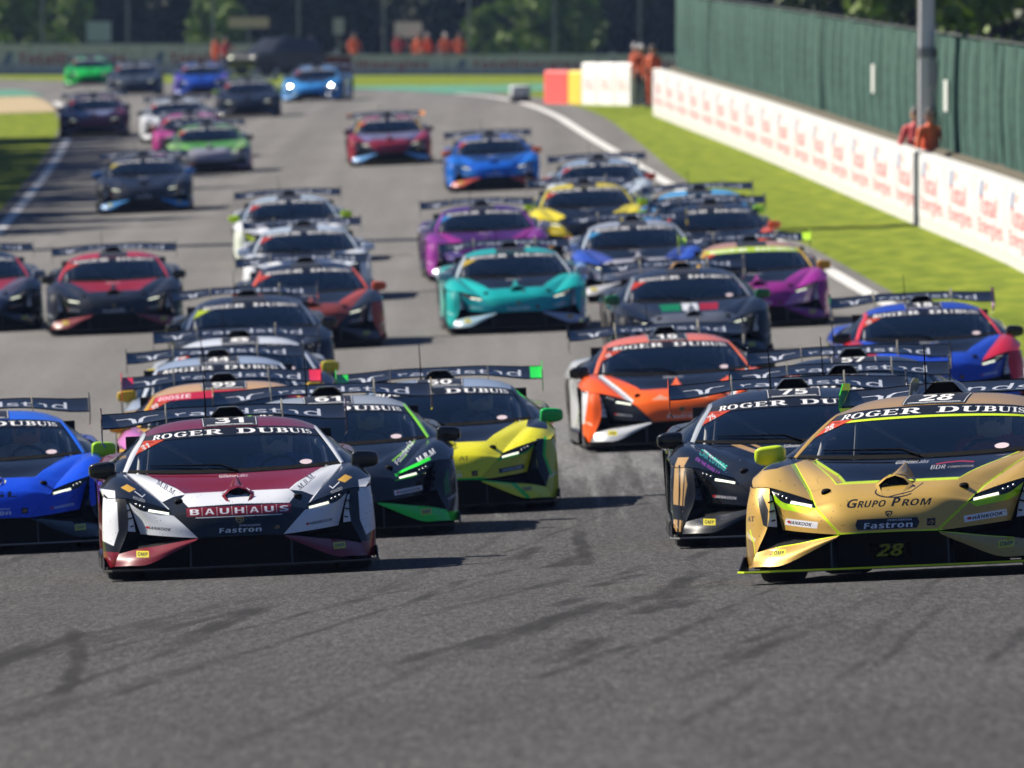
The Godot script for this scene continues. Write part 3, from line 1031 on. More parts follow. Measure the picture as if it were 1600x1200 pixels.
# the small sponsor marks that every car of the series carries
func stickers(p: Print, s: Dictionary) -> void:
	var w := Color(0.9, 0.9, 0.92)
	var dark := Color(0.07, 0.07, 0.09)
	var on_plate: bool = s.get("plates", false)
	for sd in [-1.0, 1.0]:
		var an: float = .13 * sd
		if on_plate:
			p.letters([PackedVector2Array([Vector2(0, 0), Vector2(1, 0), Vector2(1, 1), Vector2(0, 0), Vector2(1, 1), Vector2(0, 1)]), 1.0], .568 * sd, .362, .040, .235, w, an)
		p.letters(glyphs("HANKOOK"), .578 * sd + .004, .362, .021, .165, dark if on_plate or s.get("light_cheek", false) else w, an, 0.25)
		p.poly([[.568 * sd - .105, .362 - .105 * an], [.568 * sd - .085, .372 - .09 * an], [.568 * sd - .07, .362 - .07 * an], [.568 * sd - .085, .352 - .09 * an]], K("b3202c"), false)
		p.letters([PackedVector2Array([Vector2(0, 0), Vector2(1, 0), Vector2(1, 1), Vector2(0, 0), Vector2(1, 1), Vector2(0, 1)]), 1.0], .70 * sd, .188, .046, .088, K("c9bd1c"), .04 * sd)
		p.letters(glyphs("OMP"), .70 * sd, .188, .026, .07, dark, .04 * sd)
		p.letters(glyphs("TURBO"), .925 * sd, .29, .024, .09, w, .5 * sd)
	p.letters(glyphs("Gillette", false, true), -.05, .703, .020, .125, w, 0.0, .2)
	p.letters(glyphs("Labs", false, false), .055, .703, .020, .075, w, 0.0, .2)
	if s.get("fastron_plate", false):
		p.poly([[-.205, .34], [-.19, .308], [.175, .308], [.19, .34], [.178, .372], [-.193, .372]], dark, false)
	p.letters(glyphs("Fastron"), 0.0, .331, .036, .30, w, 0.0, .12)
	p.letters(glyphs("PERTAMINA"), .07, .361, .013, .15, w)
	# shield
	p.poly([[0, .375], [.026, .393], [.03, .418], [0, .424], [-.03, .418], [-.026, .393]], K("b99a4a"), false)
	p.poly([[0, .381], [.020, .396], [.023, .414], [0, .418], [-.023, .414], [-.020, .396]], K("15130f"), false)
	p.line([[-.014, .402], [.0, .408], [.012, .404], [.006, .396], [.0, .390]], .005, K("c9ae62"), false)
	p.poly([[.235, .318], [.285, .318], [.285, .362], [.235, .362]], K("161310"), false)
	p.line([[.245, .332], [.262, .35], [.276, .34], [.26, .328]], .006, K("b8863c"), false)


func number_print(text: String, bg: Color, fg: Color, w: int, h: int) -> StandardMaterial3D:
	var key := "num" + text + bg.to_html()
	if M.has(key): return M[key]
	var p := Print.new(w, h, 0.0, 1.0, 0.0, 1.0, bg)
	p.line([[.02, .03], [.98, .03], [.98, .97], [.02, .97], [.02, .03]], .012, fg, false)
	p.letters(glyphs(text, false, true), .5, .54, .62, .52, fg)
	p.line([[.10, .12], [.90, .12]], .04, fg, false)
	var m := mat(Color.WHITE, 0.35)
	m.albedo_texture = p.texture()
	M[key] = m
	return m


func sticker_print(col: Color, text: String) -> StandardMaterial3D:
	var key := "tri" + col.to_html() + text
	if M.has(key): return M[key]
	var m := mat(Color.WHITE, 0.4)
	if text == "":
		m.albedo_color = col
	else:
		var p := Print.new(256, 104, -0.76, -0.48, 0.865, 0.98, col)
		p.letters(glyphs(text), -.625, .930, .040, .062, Color(0.95, 0.95, 0.95), .5, .15)
		p.letters(glyphs("PRO"), -.585, .961, .010, .05, K("5a1410"), .03)
		m.albedo_texture = p.texture()
		m.texture_repeat = false
	M[key] = m
	return m


func make_car(s: Dictionary) -> Node3D:
	var car := thing("race_car", s.label, "race car", "race cars streaming down the track")
	var x: float = s.at[0]; var d: float = s.at[1]; var yaw := deg_to_rad(s.at[2])
	var fwd := Vector3(sin(yaw), 0, cos(yaw))
	var lf := Vector3(cos(yaw), 0, -sin(yaw))
	# stand on the four tyre marks
	var g := func(fx: float, fz: float) -> float:
		return ground(x + lf.x * fx + fwd.x * fz, d - (lf.z * fx + fwd.z * fz))
	var h := [g.call(-.82, -1.05), g.call(.82, -1.05), g.call(-.82, -3.67), g.call(.82, -3.67)]
	var yz := Vector3(0, (h[0] + h[1] - h[2] - h[3]) * 0.5, 0) + fwd * 2.62
	var yx := Vector3(0, (h[1] + h[3] - h[0] - h[2]) * 0.5, 0) + lf * 1.64
	var bz := yz.normalized()
	var by := bz.cross(yx.normalized()).normalized()
	var bx := by.cross(bz).normalized()
	var mid: float = (h[0] + h[1] + h[2] + h[3]) * 0.25
	var basis3 := Basis(bx, by, bz)
	var centre := Vector3(x, 0, -d) + fwd * -2.36
	centre.y = mid + 0.003
	car.transform = Transform3D(basis3, centre - basis3 * Vector3(0, 0, -2.36))

	var liv := livery(s)
	var side := paint(K(s.get("side", s.base)), s.get("metal", 0.0))
	var roof := paint(K(s.get("roof", s.base)), s.get("metal", 0.0))
	var pil := paint(K(s.get("pillar", s.get("roof", s.base))), s.get("metal", 0.0))
	var mir := paint(K(s.get("mirror", "14161a")))
	var lip := mat(K(s.get("lip", "1c1e22")), 0.4)
	var near: bool = s.get("res", 256) >= 512 or s.at[1] < 150.0

	part("chassis", CM.chassis, M.black, car)
	var bump := part("front_bumper", CM.front_bumper, liv, car)
	for q in [["bumper_cheek", liv], ["bumper_corner", liv], ["lower_vane", liv], ["bumper_slot", M.black], ["slot_strip", paint(K(s.get("slot", "d8dade")))], ["slot_tooth", M.black], ["side_intake", M.black]]:
		part(q[0], CM[q[0]], q[1], bump)
		part(q[0], CM[q[0] + "_m"], q[1], bump)
	var hood := part("hood", CM.hood, liv, car)
	part("hood_duct", CM.hood_duct, liv, hood)
	part("hood_nostril", CM.hood_nostril, paint(K(s.get("fin", s.get("no", s.base))), s.get("metal", 0.0)), hood)
	part("nostril_opening", CM.nostril_opening, M.grille, hood)
	for q in ["hood_pin", "hood_pin_m"]: part("hood_pin", CM[q], M.black, hood)
	for q in ["", "_m"]:
		part("front_fender", CM["front_fender" + q], liv, car)
		var hl := part("headlight", CM["headlight" + q], M.lens, car)
		part("led_strip", CM["led_strip" + q], M.led, hl)
		part("lamp_projector", CM["lamp_projector" + q], M.steel, hl)
		if s.get("beams", false): part("lamp_beam", CM["lamp_beam" + q], M.beam, hl)
		part("roof_pillar", CM["roof_pillar" + q], pil, car)
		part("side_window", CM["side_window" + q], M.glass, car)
		part("door", CM["door" + q], side, car)
		part("side_skirt", CM["side_skirt" + q], M.carbon, car)
		var rf := part("rear_fender", CM["rear_fender" + q], side, car)
		part("side_scoop", CM["side_scoop" + q], M.black, rf)
		var mr := part("mirror", CM["mirror" + q], mir, car)
		part("mirror_stalk", CM["mirror_stalk" + q], M.gloss_black, mr)
	var gr := part("grille", CM.grille, M.grille, car)
	part("grille_divider", CM.grille_divider, M.divider, gr)
	part("grille_divider", CM.grille_divider_m, M.divider, gr)
	var sp := part("splitter", CM.splitter, M.carbon, car)
	part("splitter_lip", CM.splitter_lip, lip, sp)
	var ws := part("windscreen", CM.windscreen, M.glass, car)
	part("sun_strip", CM.sun_strip, s.banner if s.has("banner") else M.banner, ws)
	part("screen_edge", CM.screen_edge, M.black, ws)
	part("class_sticker", CM.class_sticker, sticker_print(K(s.get("tri", "e0553a")), s.get("num", "") if near else ""), ws)
	part("wiper", CM.wiper, M.black, ws)
	if s.has("trim"): part("strip_trim", CM.strip_trim, mat(K(s.trim), 0.4), ws)
	if near: part("screen_badge", CM.screen_badge, mat(K("d9c6cc"), 0.5), ws)
	var rp := part("roof", CM.roof, roof, car)
	if s.has("num"): part("roof_number", CM.roof_number, number_print(s.num, K("1a1c22"), Color(.9, .9, .9), 256, 128), rp)
	else: part("roof_number", CM.roof_number, M.roof_mark, rp)
	var sc := part("roof_scoop", CM.roof_scoop, paint(K(s.get("scoop", "14161a"))), car)
	part("scoop_opening", CM.scoop_opening, M.black, sc)
	part("antenna", CM.antenna, M.black, car)
	part("engine_cover", CM.engine_cover, M.carbon, car)
	part("rear_bumper", CM.rear_bumper, M.carbon, car)
	var wg := part("rear_wing", CM.wing_plane, wing_material(K(s.wingend)) if s.has("wingend") else M.wing, car)
	part("wing_underside", CM.wing_underside, M.carbon, wg)
	var ep: Material = paint(K(s.get("endplate", s.get("wingend", "14161a"))))
	for q in ["", "_m"]:
		part("wing_endplate", CM["wing_endplate" + q], ep, wg)
		part("wing_support", CM["wing_support" + q], M.support, wg)
	for q in [[.815, .327, -1.05, "front"], [-.815, .327, -1.05, "front"], [.81, .335, -3.67, "rear"], [-.81, .335, -3.67, "rear"]]:
		var wh := Node3D.new()
		wh.name = "wheel"
		wh.position = Vector3(q[0], q[1], q[2])
		if q[0] < 0.0: wh.rotation.y = PI
		car.add_child(wh, true)
		part("tyre", CM[q[3] + "_tyre"], M.tyre, wh)
		if q[3] == "front": wh.rotation.y += float(int(x * 37.0) % 5 - 2) * .012 - yaw * .3
		part("rim", CM[q[3] + "_rim"], paint(K(s.rim)) if s.has("rim") else M.rim, wh)
	part("dashboard", CM.dashboard, M.interior, car)
	part("bulkhead", CM.bulkhead, M.interior, car)
	part("roll_cage", CM.roll_cage, M.cage, car)
	part("seat", CM.seat, M.seat, car)
	part("steering_wheel", CM.steering_wheel, M.black, car)
	if s.has("display"):
		var p := Print.new(192, 72, 0.0, 1.0, 0.0, 1.0, Color(0.004, 0.005, 0.004))
		p.letters(glyphs(s.display), .5, .5, .82, .6, Color(0.20, 0.26, 0.08), 0.0, .12)
		for k in 24: p.im.fill_rect(Rect2i(0, k * 6, 384, 3), Color(0.004, 0.005, 0.004))
		for k in 64: p.im.fill_rect(Rect2i(k * 6, 0, 2, 144), Color(0.004, 0.005, 0.004))
		var m := mat(Color.BLACK, 0.9)
		m.metallic_specular = 0.1
		m.emission_enabled = true
		m.emission = Color.BLACK
		m.emission_energy_multiplier = 1.0
		m.emission_texture = p.texture()
		part("number_display", CM.grille_display, m, gr)
	return car


# ---------------------------------------------------------------- the field

func art_31(p: Print) -> void:
	var w := K("dfe2e8"); var k := K("0c0d10"); var mar := K("741522")
	p.poly([[0, .515], [.36, .505], [.41, .56], [.37, .597], [0, .597]], w)
	p.poly([[.36, .49], [.486, .475], [.54, .546], [.46, .575], [.42, .55]], k)
	p.poly([[.87, .56], [1, .58], [1, .66], [.87, .64]], w)
	p.poly([[.86, .56], [1, .58], [1, .30], [.90, .245], [.86, .345]], w)
	p.poly([[.80, .345], [.86, .36], [.90, .25], [1, .30], [1, .19], [.86, .19]], k)
	p.poly([[.86, .205], [1, .215], [1, 0], [.86, 0]], mar)
	p.line([[.5, .497], [.615, .62], [.775, .755]], .008, w)
	p.poly([[-.375, .437], [.37, .437], [.37, .500], [-.375, .500]], mar, false)
	for i in 7:
		p.letters(glyphs("BAUHAUS"[i]), -.318 + .106 * i, .468, .040, .066, w)
		if i > 0: p.line([[-.371 + .106 * i, .44], [-.371 + .106 * i, .497]], .004, K("d0d0d4"), false)
	p.line([[-.31, .428], [.30, .428]], .006, w, false)
	p.letters(glyphs("M.B.M.", true, false), -.50, .645, .035, .15, k, -.62)
	p.letters(glyphs("M.B.M.", true, false), .50, .645, .035, .15, k, .62)
	for sd in [-1.0, 1.0]:
		p.poly([[.72 * sd, .645], [.77 * sd, .625], [.83 * sd, .66], [.78 * sd, .682]], K("c89c30"), false)
		p.letters(glyphs("YOUZIO", false, false), .705 * sd, .575, .02, .09, w, .35 * sd)
		p.line([[.66 * sd, .605], [.68 * sd, .59], [.73 * sd, .63]], .006, w, false)


func art_28(p: Print) -> void:
	var lime := K("d2f00c"); var k := K("121416"); var gold := K("bd9a58")
	p.line([[0, .594], [.11, .594]], .012, lime)
	p.line([[.11, .594], [.372, .594], [.44, .642], [.54, .692], [.63, .733]], .013, lime)
	p.line([[.0, .288], [.302, .288], [.43, .268], [.575, .246], [.73, .227]], .015, lime)
	p.line([[.302, .288], [.386, .372], [.466, .45], [.54, .546], [.615, .615], [.70, .69], [.776, .751]], .014, lime)
	p.poly([[.466, .452], [.575, .475], [.69, .495], [.777, .556], [.765, .49], [.69, .450], [.52, .42]], K("b4e80c"))
	p.poly([[.80, .45], [.85, .56], [.875, .52], [.83, .36], [.80, .345]], k)
	p.line([[.88, .16], [.90, .26], [.93, .33]], .010, lime)
	p.poly([[.88, .165], [.90, .26], [1, .30], [1, .11], [.88, .11]], K("8a6a34"))
	p.poly([[.70, .74], [.80, .70], [.90, .69], [.90, .80], [.7, .80]], K("1a1c20"))
	p.letters(glyphs("G"), -.235, .470, .052, .06, k, 0.0, .25)
	p.letters(glyphs("RUPO"), -.11, .464, .040, .17, k, 0.0, .25)
	p.letters(glyphs("P"), .04, .470, .052, .045, k, 0.0, .25)
	p.letters(glyphs("ROM"), .165, .464, .040, .17, k, 0.0, .25)
	var e := []
	for i in 22:
		var a := .5 + TAU * .82 * i / 21.0
		e.append([.02 + .125 * cos(a), .538 + .040 * sin(a)])
	p.line(e, .007, k, false)
	p.line([[-.02, .50], [.12, .53], [.17, .575]], .006, k, false)
	p.letters(glyphs("BDR", false, false), .17, .665, .024, .09, Color(.9, .9, .9))
	p.letters(glyphs("COMPETITION"), .31, .663, .012, .16, Color(.75, .7, .66), 0.0, .2)
	p.line([[.15, .683], [.22, .692], [.30, .695], [.38, .688]], .008, K("b0202a"), false)
	for sd in [-1.0, 1.0]:
		p.poly([[.41 * sd, .555], [.44 * sd, .565], [.45 * sd, .54], [.42 * sd, .53]], lime, false)
	p.letters(glyphs("AT", true), -.925, .40, .03, .06, k)


func art_blue(p: Print) -> void:
	p.letters(glyphs("GL"), .10, .475, .045, .22, K("0a1024"), 0.0, .1)
	p.letters(glyphs("YOUZIO", false, false), .90, .45, .03, .1, Color(.6, .75, .95), .3)
	p.poly([[.80, .345], [.86, .36], [.86, .19], [1, .19], [1, 0], [.8, 0]], K("0e1118"))
	p.line([[.02, .62], [.11, .575]], .03, K("d8d4a8"), false)


func art_dgreen(p: Print) -> void:
	var gr := K("2ee030"); var w := Color(.9, .9, .92); var lime := K("8fe03a")
	p.line([[.46, .60], [.56, .665], [.66, .735]], .010, lime)
	p.line([[.52, .59], [.58, .64]], .010, lime)
	p.letters(glyphs("Fonderia", false, true), .56, .655, .045, .22, w, .80)
	p.letters(glyphs("Fonderia", false, true), -.56, .655, .045, .22, w, -.80)
	p.letters(glyphs("M.B.M", false, true), .73, .625, .045, .16, w, .45)
	p.letters(glyphs("M.B.M", false, true), -.73, .625, .045, .16, w, -.45)
	p.line([[.48, .490], [.60, .54], [.75, .60]], .026, gr)
	p.line([[.47, .448], [.60, .470], [.70, .50]], .014, gr)
	p.poly([[.86, .30], [.91, .33], [.90, .52], [.86, .42]], K("1c6a2c"))
	p.poly([[.86, .17], [1, .19], [1, .10], [.86, .10]], gr)


func art_yellow(p: Print) -> void:
	var gr := K("1fbf35"); var k := K("121416")
	p.line([[.0, .290], [.302, .290], [.43, .270], [.575, .248], [.66, .16], [.70, .12]], .030, gr)
	p.line([[.47, .448], [.60, .473], [.70, .498], [.76, .54]], .026, gr)
	p.poly([[.80, .345], [.79, .46], [.80, .60], [.865, .60], [.85, .46], [.90, .31], [.86, .19]], k)
	p.line([[.875, .60], [.858, .46], [.91, .30]], .024, gr)
	p.letters(glyphs("AI", true, false), .17, .470, .032, .08, k)
	p.letters([PackedVector2Array([Vector2(0, 0), Vector2(1, 0), Vector2(1, 1), Vector2(0, 0), Vector2(1, 1), Vector2(0, 1)]), 1.0], .575, .362, .038, .22, K("20241c"), .13)
	p.letters(glyphs("HANKOOK"), .580, .362, .020, .165, Color(.7, .8, .9), .13, .25)
	p.poly([[.72, .70], [.90, .67], [.90, .76], [.76, .80]], k)


func art_75(p: Print) -> void:
	var go := K("b28f5e"); var k := K("0e1013")
	p.poly([[.86, .60], [.93, .60], [.95, .40], [.96, .12], [.90, .12], [.87, .36], [.845, .46]], go)
	p.poly([[.82, .66], [.90, .66], [.93, .60], [.86, .60]], go)
	p.line([[.895, .60], [.905, .40], [.93, .12]], .012, k)
	p.line([[.86, .56], [.88, .38], [.905, .12]], .008, k)
	p.poly([[.84, .30], [1, .33], [1, .22], [.86, .20]], k)
	p.line([[.48, .735], [.30, .665], [.18, .61]], .028, go)
	p.line([[.36, .735], [.24, .68], [.15, .62]], .016, go)
	p.line([[.56, .57], [.70, .70]], .010, K("c8ccd2"))
	p.letters(glyphs("CAR LOVERS", false, true), -.645, .632, .046, .22, K("35c6b0"), -.62)
	p.letters(glyphs("ON THE ROAD 2.0", false, true), -.69, .592, .026, .20, K("a54bb8"), -.62)
	p.poly([[.80, .345], [.73, .226], [.866, .195], [.88, .24]], k)


func art_orange(p: Print) -> void:
	var w := K("d5d8dc"); var k := K("16181c")
	p.line([[.50, .50], [.60, .60], [.74, .73]], .05, w)
	p.poly([[.90, .60], [1, .62], [1, .28], [.96, .28]], w)
	p.line([[.31, .29], [.40, .385], [.47, .455]], .02, k)
	for sd in [-1.0, 1.0]:
		p.poly([[.10 * sd, .50], [.30 * sd, .50], [.24 * sd, .525], [.20 * sd, .55], [.16 * sd, .525]], K("d9a184"), false)
	p.letters(glyphs("GRT"), .20, .515, .02, .1, k)


func art_flag(p: Print) -> void:
	p.poly([[-.36, .62], [-.12, .62], [-.12, .70], [-.38, .70]], K("0d7a46"), false)
	p.poly([[-.10, .62], [.10, .62], [.10, .70], [-.10, .70]], K("d7dbe2"), false)
	p.poly([[.12, .62], [.34, .62], [.36, .70], [.12, .70]], K("9c1420"), false)


func field() -> Array:
	var black := "0c0d10"
	return [
	{"label": "gold race car with lime edging and lime mirrors, number 28 on its roof", "at": [2.30, 84.0, -10.0], "base": "c09a48", "ou": "c09a48", "ve": "ae8c40", "fe": "c4a04e", "ho": "c4a04e", "no": "c4a04e", "ch": black, "ck": "c09a48", "roof": "b8945c", "pillar": "c09a48", "side": "c09a48", "mirror": "c2dc18", "lip": "c2dc18", "trim": "c2dc18", "endplate": "3fbf2a", "num": "28", "res": 1024, "metal": 0.22, "art": art_28, "display": "28", "plates": true, "fastron_plate": true, "scoop": "16181c"},
	{"label": "maroon, white and black race car with a red lettered strip across its nose", "at": [-1.91, 98.0, 2.3], "base": black, "ou": black, "fin": "741522", "ve": "741522", "fe": "101216", "ho": "dfe2e8", "no": black, "ch": "741522", "ck": "d5d9e0", "roof": "741a2a", "pillar": "d0d4da", "side": "741522", "mirror": "202327", "num": "31", "res": 1024, "art": art_31, "light_cheek": true, "endplate": "3a1218", "lip": "3a3c40"},
	{"label": "royal blue race car with a lime mirror and carbon hood duct", "at": [-4.13, 110.2, 3.0], "base": "1248d8", "ou": "1248d8", "ve": "10131a", "fe": "124cdc", "ho": "1250e0", "no": "1248d8", "ch": black, "ck": "1248d8", "roof": "1f62e0", "pillar": "1f62e0", "side": "1248d8", "mirror": "a8e020", "res": 1024, "art": art_blue, "num": "63", "plates": false, "slot": "15171b", "lip": "7a7c80"},
	{"label": "black and dark green race car with a bright green lower vane", "at": [-1.37, 110.2, 2.0], "base": "12161b", "ou": "12161b", "ve": "1fd02a", "fe": "0e1116", "ho": "1e2026", "no": "16181d", "ch": "0c0e11", "ck": "12161b", "roof": "9aa2ac", "pillar": "7fd035", "side": "15202a", "mirror": "0d1014", "res": 1024, "art": art_dgreen, "num": "61", "plates": true, "slot": "12161b", "endplate": "8a7a50"},
	{"label": "yellow race car with green wing tips and a green mirror", "at": [-0.56, 117.0, 0.4], "base": "dcd60c", "ou": "c8c430", "ve": "dcd60c", "fe": "dcd60c", "ho": "e2dc10", "no": "e2dc10", "ch": "101215", "ck": "c6c018", "roof": "8fa0b8", "pillar": "15181c", "side": "b8b648", "mirror": "18b850", "wingend": "22c840", "res": 1024, "art": art_yellow, "num": "50", "slot": "15171b", "light_cheek": true},
	{"label": "black race car with beige gold stripes on its fenders, number 75 on the roof", "at": [2.15, 100.8, 0.0], "base": "0e1013", "ou": "0e1013", "ve": "15181c", "fe": "0f1216", "ho": "101318", "no": "101318", "ch": "0d0f12", "ck": "0f1215", "roof": "14171d", "pillar": "aab0b8", "side": "14171c", "mirror": "16181c", "num": "75", "res": 1024, "art": art_75, "slot": "3a3d44", "rim": "a02018", "lip": "7a7c80"},
	{"label": "orange and silver race car with black cheeks and black mirrors", "at": [1.72, 138.2, 2.4], "base": "f05c08", "ou": "f05c08", "ve": "aeb2b8", "fe": "f05c08", "ho": "f05c08", "no": "f46408", "ch": "16181c", "ck": "17191d", "roof": "e2765a", "pillar": "e06a3c", "side": "c9ccd0", "mirror": "15171a", "num": "16", "res": 512, "art": art_orange},
	{"label": "navy race car tucked between the black gold striped car and a black car", "at": [2.71, 109.2, -0.4], "base": "1a2236", "no": "c8ccd4", "ch": black, "mirror": "15171b", "num": "84"},
	{"label": "black race car with a dark nose, boxed in ahead of the blue and red car", "at": [3.03, 119.0, -0.4], "base": black, "no": "30333a", "mirror": "15171b", "num": "57"},
	{"label": "blue and red race car with red pillars beside the grass", "at": [4.61, 149.0, 1.6], "base": "1a3fb0", "ou": "b8182c", "ve": "1a3fb0", "fe": "b8182c", "ho": "1f48c0", "no": "1a3fb0", "ch": black, "ck": "1a3fb0", "pillar": "d83a44", "mirror": "15171b", "num": "18"},
	{"label": "black race car with a green, white and red flag across its hood", "at": [2.30, 171.5, 2.6], "base": "181b20", "ou": "1c1f24", "ve": "22252b", "fe": "1b1e23", "ho": "23262c", "no": "585c66", "ch": "20252e", "ck": "1c1f24", "roof": "23272e", "pillar": "8a9098", "mirror": "0b6a40", "scoop": "d09a10", "rim": "a02018", "art": art_flag, "res": 512, "tri": "e0452e"},
	{"label": "turquoise race car with silver mirrors and a dark hood", "at": [0.11, 188.5, 2.2], "base": "17a7a3", "ou": "17a7a3", "ve": "8aa8b8", "fe": "1aa8a4", "ho": "1aaeaa", "no": "12a09e", "ch": "16191d", "ck": "1596a0", "pillar": "b8c4cc", "mirror": "a9b8c8", "tri": "e0c03a"},
	{"label": "magenta race car with a yellow windscreen strip and ochre mirrors", "at": [3.35, 185.5, 1.4], "base": "8c1f7c", "ou": "8c1f7c", "ve": "7a1c70", "fe": "98248a", "ho": "98248a", "no": "8c1f7c", "ch": "14161a", "ck": "9a6ab0", "roof": "b58a72", "pillar": "d8b040", "mirror": "c8921c", "banner": "lime", "wingend": "b8e01a"},
	{"label": "silver race car with blue fenders and a black hood duct", "at": [1.91, 201.8, 2.0], "base": "9aa0ac", "ou": "4a78b8", "ve": "a8aab2", "fe": "3050b0", "ho": "3a4a98", "no": "a0a0aa", "ch": "15181d", "ck": "7a88a0", "pillar": "b0bcc8", "mirror": "b0c8e8", "tri": "3f9fd8"},
	{"label": "black race car with orange fender flashes and orange mirrors", "at": [3.13, 210.0, 0.8], "base": "14171c", "ou": "15181d", "ve": "2a2a2e", "fe": "d85a28", "ho": "1c2026", "no": "16191e", "ch": "101216", "ck": "c8a020", "mirror": "e8602a", "scoop": "16181c"},
	{"label": "pale blue roofed race car with lime mirrors, following the black and orange one", "at": [3.06, 220.5, 0.0], "base": "3a78b8", "roof": "4fa6e0", "pillar": "3f90d0", "ch": black, "no": "4a90d0", "mirror": "9be01f"},
	{"label": "white and pale blue race car behind the yellow and black one", "at": [1.65, 252.0, 0.4], "base": "b8c4d0", "ou": "c8d4e0", "roof": "8ea6c4", "ch": "1a1e26", "no": "a8b8cc", "fe": "b4c0cc", "mirror": "c03a30", "tri": "c84a48"},
	{"label": "yellow and black race car with a yellow nose and lime mirrors", "at": [1.33, 230.2, 1.6], "base": "d8c414", "ou": "e0b820", "ve": "d89a18", "fe": "d8c820", "ho": "d8c820", "no": "16181c", "ch": "14171b", "ck": "d8c414", "pillar": "d0c440", "mirror": "b0e018"},
	{"label": "purple race car with pink flanks and white mirrors", "at": [-0.33, 216.2, 2.4], "base": "481468", "ou": "9a3a98", "ve": "b8b4c0", "fe": "7c2a84", "ho": "8c1c7c", "no": "440e5a", "ch": "44125a", "ck": "6a5aa0", "pillar": "8a3a9a", "mirror": "d0d4e0", "tri": "3f8fd8"},
	{"label": "cobalt blue race car with orange mirrors", "at": [-0.34, 285.0, 1.6], "base": "0f55b8", "ou": "1a68c8", "ve": "b04030", "fe": "1a68c8", "ho": "1a60c4", "no": "0f58c0", "ch": "1a3a70", "ck": "1c70cc", "mirror": "e86a2a"},
	{"label": "maroon race car with yellow chin and wine red roof", "at": [-2.78, 319.0, 1.6], "base": "6a1628", "ou": "8a2a38", "ve": "5a90c8", "fe": "8a2438", "ho": "6a6a90", "no": "7a1a2a", "ch": "6a6a88", "ck": "28303c", "roof": "8a2040", "pillar": "c8a838", "mirror": "4a3040", "lip": "a89a20", "wingend": "d89a60"},
	{"label": "white race car with lime mirrors and lime cheeks", "at": [-3.65, 231.0, 1.6], "base": "d0d4d8", "ou": "d8e0d0", "ve": "90c040", "fe": "d8dce0", "ho": "d0d4dc", "no": "c0c4cc", "ch": "20242c", "ck": "c0d820", "roof": "a8b8c8", "mirror": "b8e01c", "tri": "d84a42"},
	{"label": "white race car with a blue roof stripe and gold hood flashes", "at": [-3.04, 207.8, 1.8], "base": "d4d8de", "ou": "e0e4e8", "ve": "3a4a70", "fe": "c8d0da", "ho": "dce0e6", "no": "c8ccd6", "ch": "4a5a7a", "ck": "3a4664", "roof": "b4c2d2", "pillar": "b8c4d0", "mirror": "c8d4ea", "tri": "d84a42"},
	{"label": "black race car with rust orange panels and one orange mirror", "at": [-2.63, 184.8, 2.6], "base": "1a1c20", "ou": "a8482c", "ve": "3a2420", "fe": "23262c", "ho": "b04a30", "no": "7a3420", "ch": "1a1d22", "ck": "20242c", "pillar": "d85a38", "mirror": "d8562c", "tri": "d84a42"},
	{"label": "charcoal race car with a yellow class sticker on its windscreen", "at": [-3.08, 167.0, 2.4], "base": "23272e", "pillar": "5a6478", "no": "2e333c", "ch": "1c2028", "mirror": "181b20", "tri": "c8e030"},
	{"label": "white roofed race car with yellow mirrors in the tight queue", "at": [-2.80, 146.8, 2.2], "base": "c4cad4", "roof": "d4dae4", "pillar": "b4bccc", "no": "b0b8c4", "fe": "2a3040", "ch": "1c2028", "mirror": "d2c024", "num": "8"},
	{"label": "grey and white race car with a blue tab on its roof", "at": [-2.81, 136.6, 2.2], "base": "8a96a8", "roof": "98a8c0", "pillar": "c4ccd8", "no": "c8ccd4", "ch": "1c2028", "mirror": "c8a020", "num": "44", "tri": "e0553a"},
	{"label": "yellow and red race car with a pink wing tip", "at": [-2.45, 121.0, 1.8], "base": "c89a28", "roof": "c8a070", "pillar": "c89a28", "fe": "c070b0", "no": "b82038", "ch": black, "mirror": "d8a818", "wingend": "c8203e", "num": "99", "banner": "red"},
	{"label": "black race car with a red hood duct and a red roof", "at": [-5.65, 196.8, 1.2], "base": "191b1f", "ou": "26282e", "ve": "7a2a2c", "fe": "26282e", "ho": "23262c", "no": "1c1f24", "ch": "8c181e", "ck": "1c1f24", "roof": "b01e24", "pillar": "c03a44", "mirror": "16181c", "tri": "d8483e"},
	{"label": "black race car with red pillars beside the white edge line", "at": [-7.75, 200.5, 2.6], "base": "15181d", "ch": "8a1c24", "ho": "6a6070", "no": "5a6074", "pillar": "b83a44", "mirror": "8a93a4"},
	{"label": "black race car with blue mirrors and a blue chin", "at": [-7.39, 278.5, 1.2], "base": "1c1f26", "ou": "24272e", "ve": "2f7ab8", "fe": "2a2d34", "ho": "24272e", "no": "1e2129", "ch": "1c2028", "ck": "24272e", "mirror": "2f74c0", "tri": "c8b840"},
	{"label": "green and silver race car on the pale asphalt", "at": [-6.92, 318.0, 2.2], "base": "5a8a40", "ou": "8a909a", "ve": "4a2028", "fe": "7aa060", "ho": "68a048", "no": "8a8a9a", "ch": "4a8830", "ck": "8a8e98", "mirror": "2a2d36"},
	{"label": "pink race car half hidden by the green and silver one", "at": [-7.80, 338.5, 2.0], "base": "a83a80", "pillar": "b04a80", "ch": "5a3050", "no": "8a2a70", "mirror": "9a6a30"},
	{"label": "white race car leading a pink one out of the bend", "at": [-8.93, 368.0, 0.4], "base": "c8ccd2", "roof": "a8b4c0", "ch": "5a6068", "no": "a8acb4", "mirror": "50545c"},
	{"label": "dark red race car with yellow chin beside the grass bank", "at": [-11.59, 383.5, 1.0], "base": "5a1624", "ou": "5a1624", "ch": "6a7090", "no": "6a1826", "lip": "a89a20", "mirror": "2c2430"},
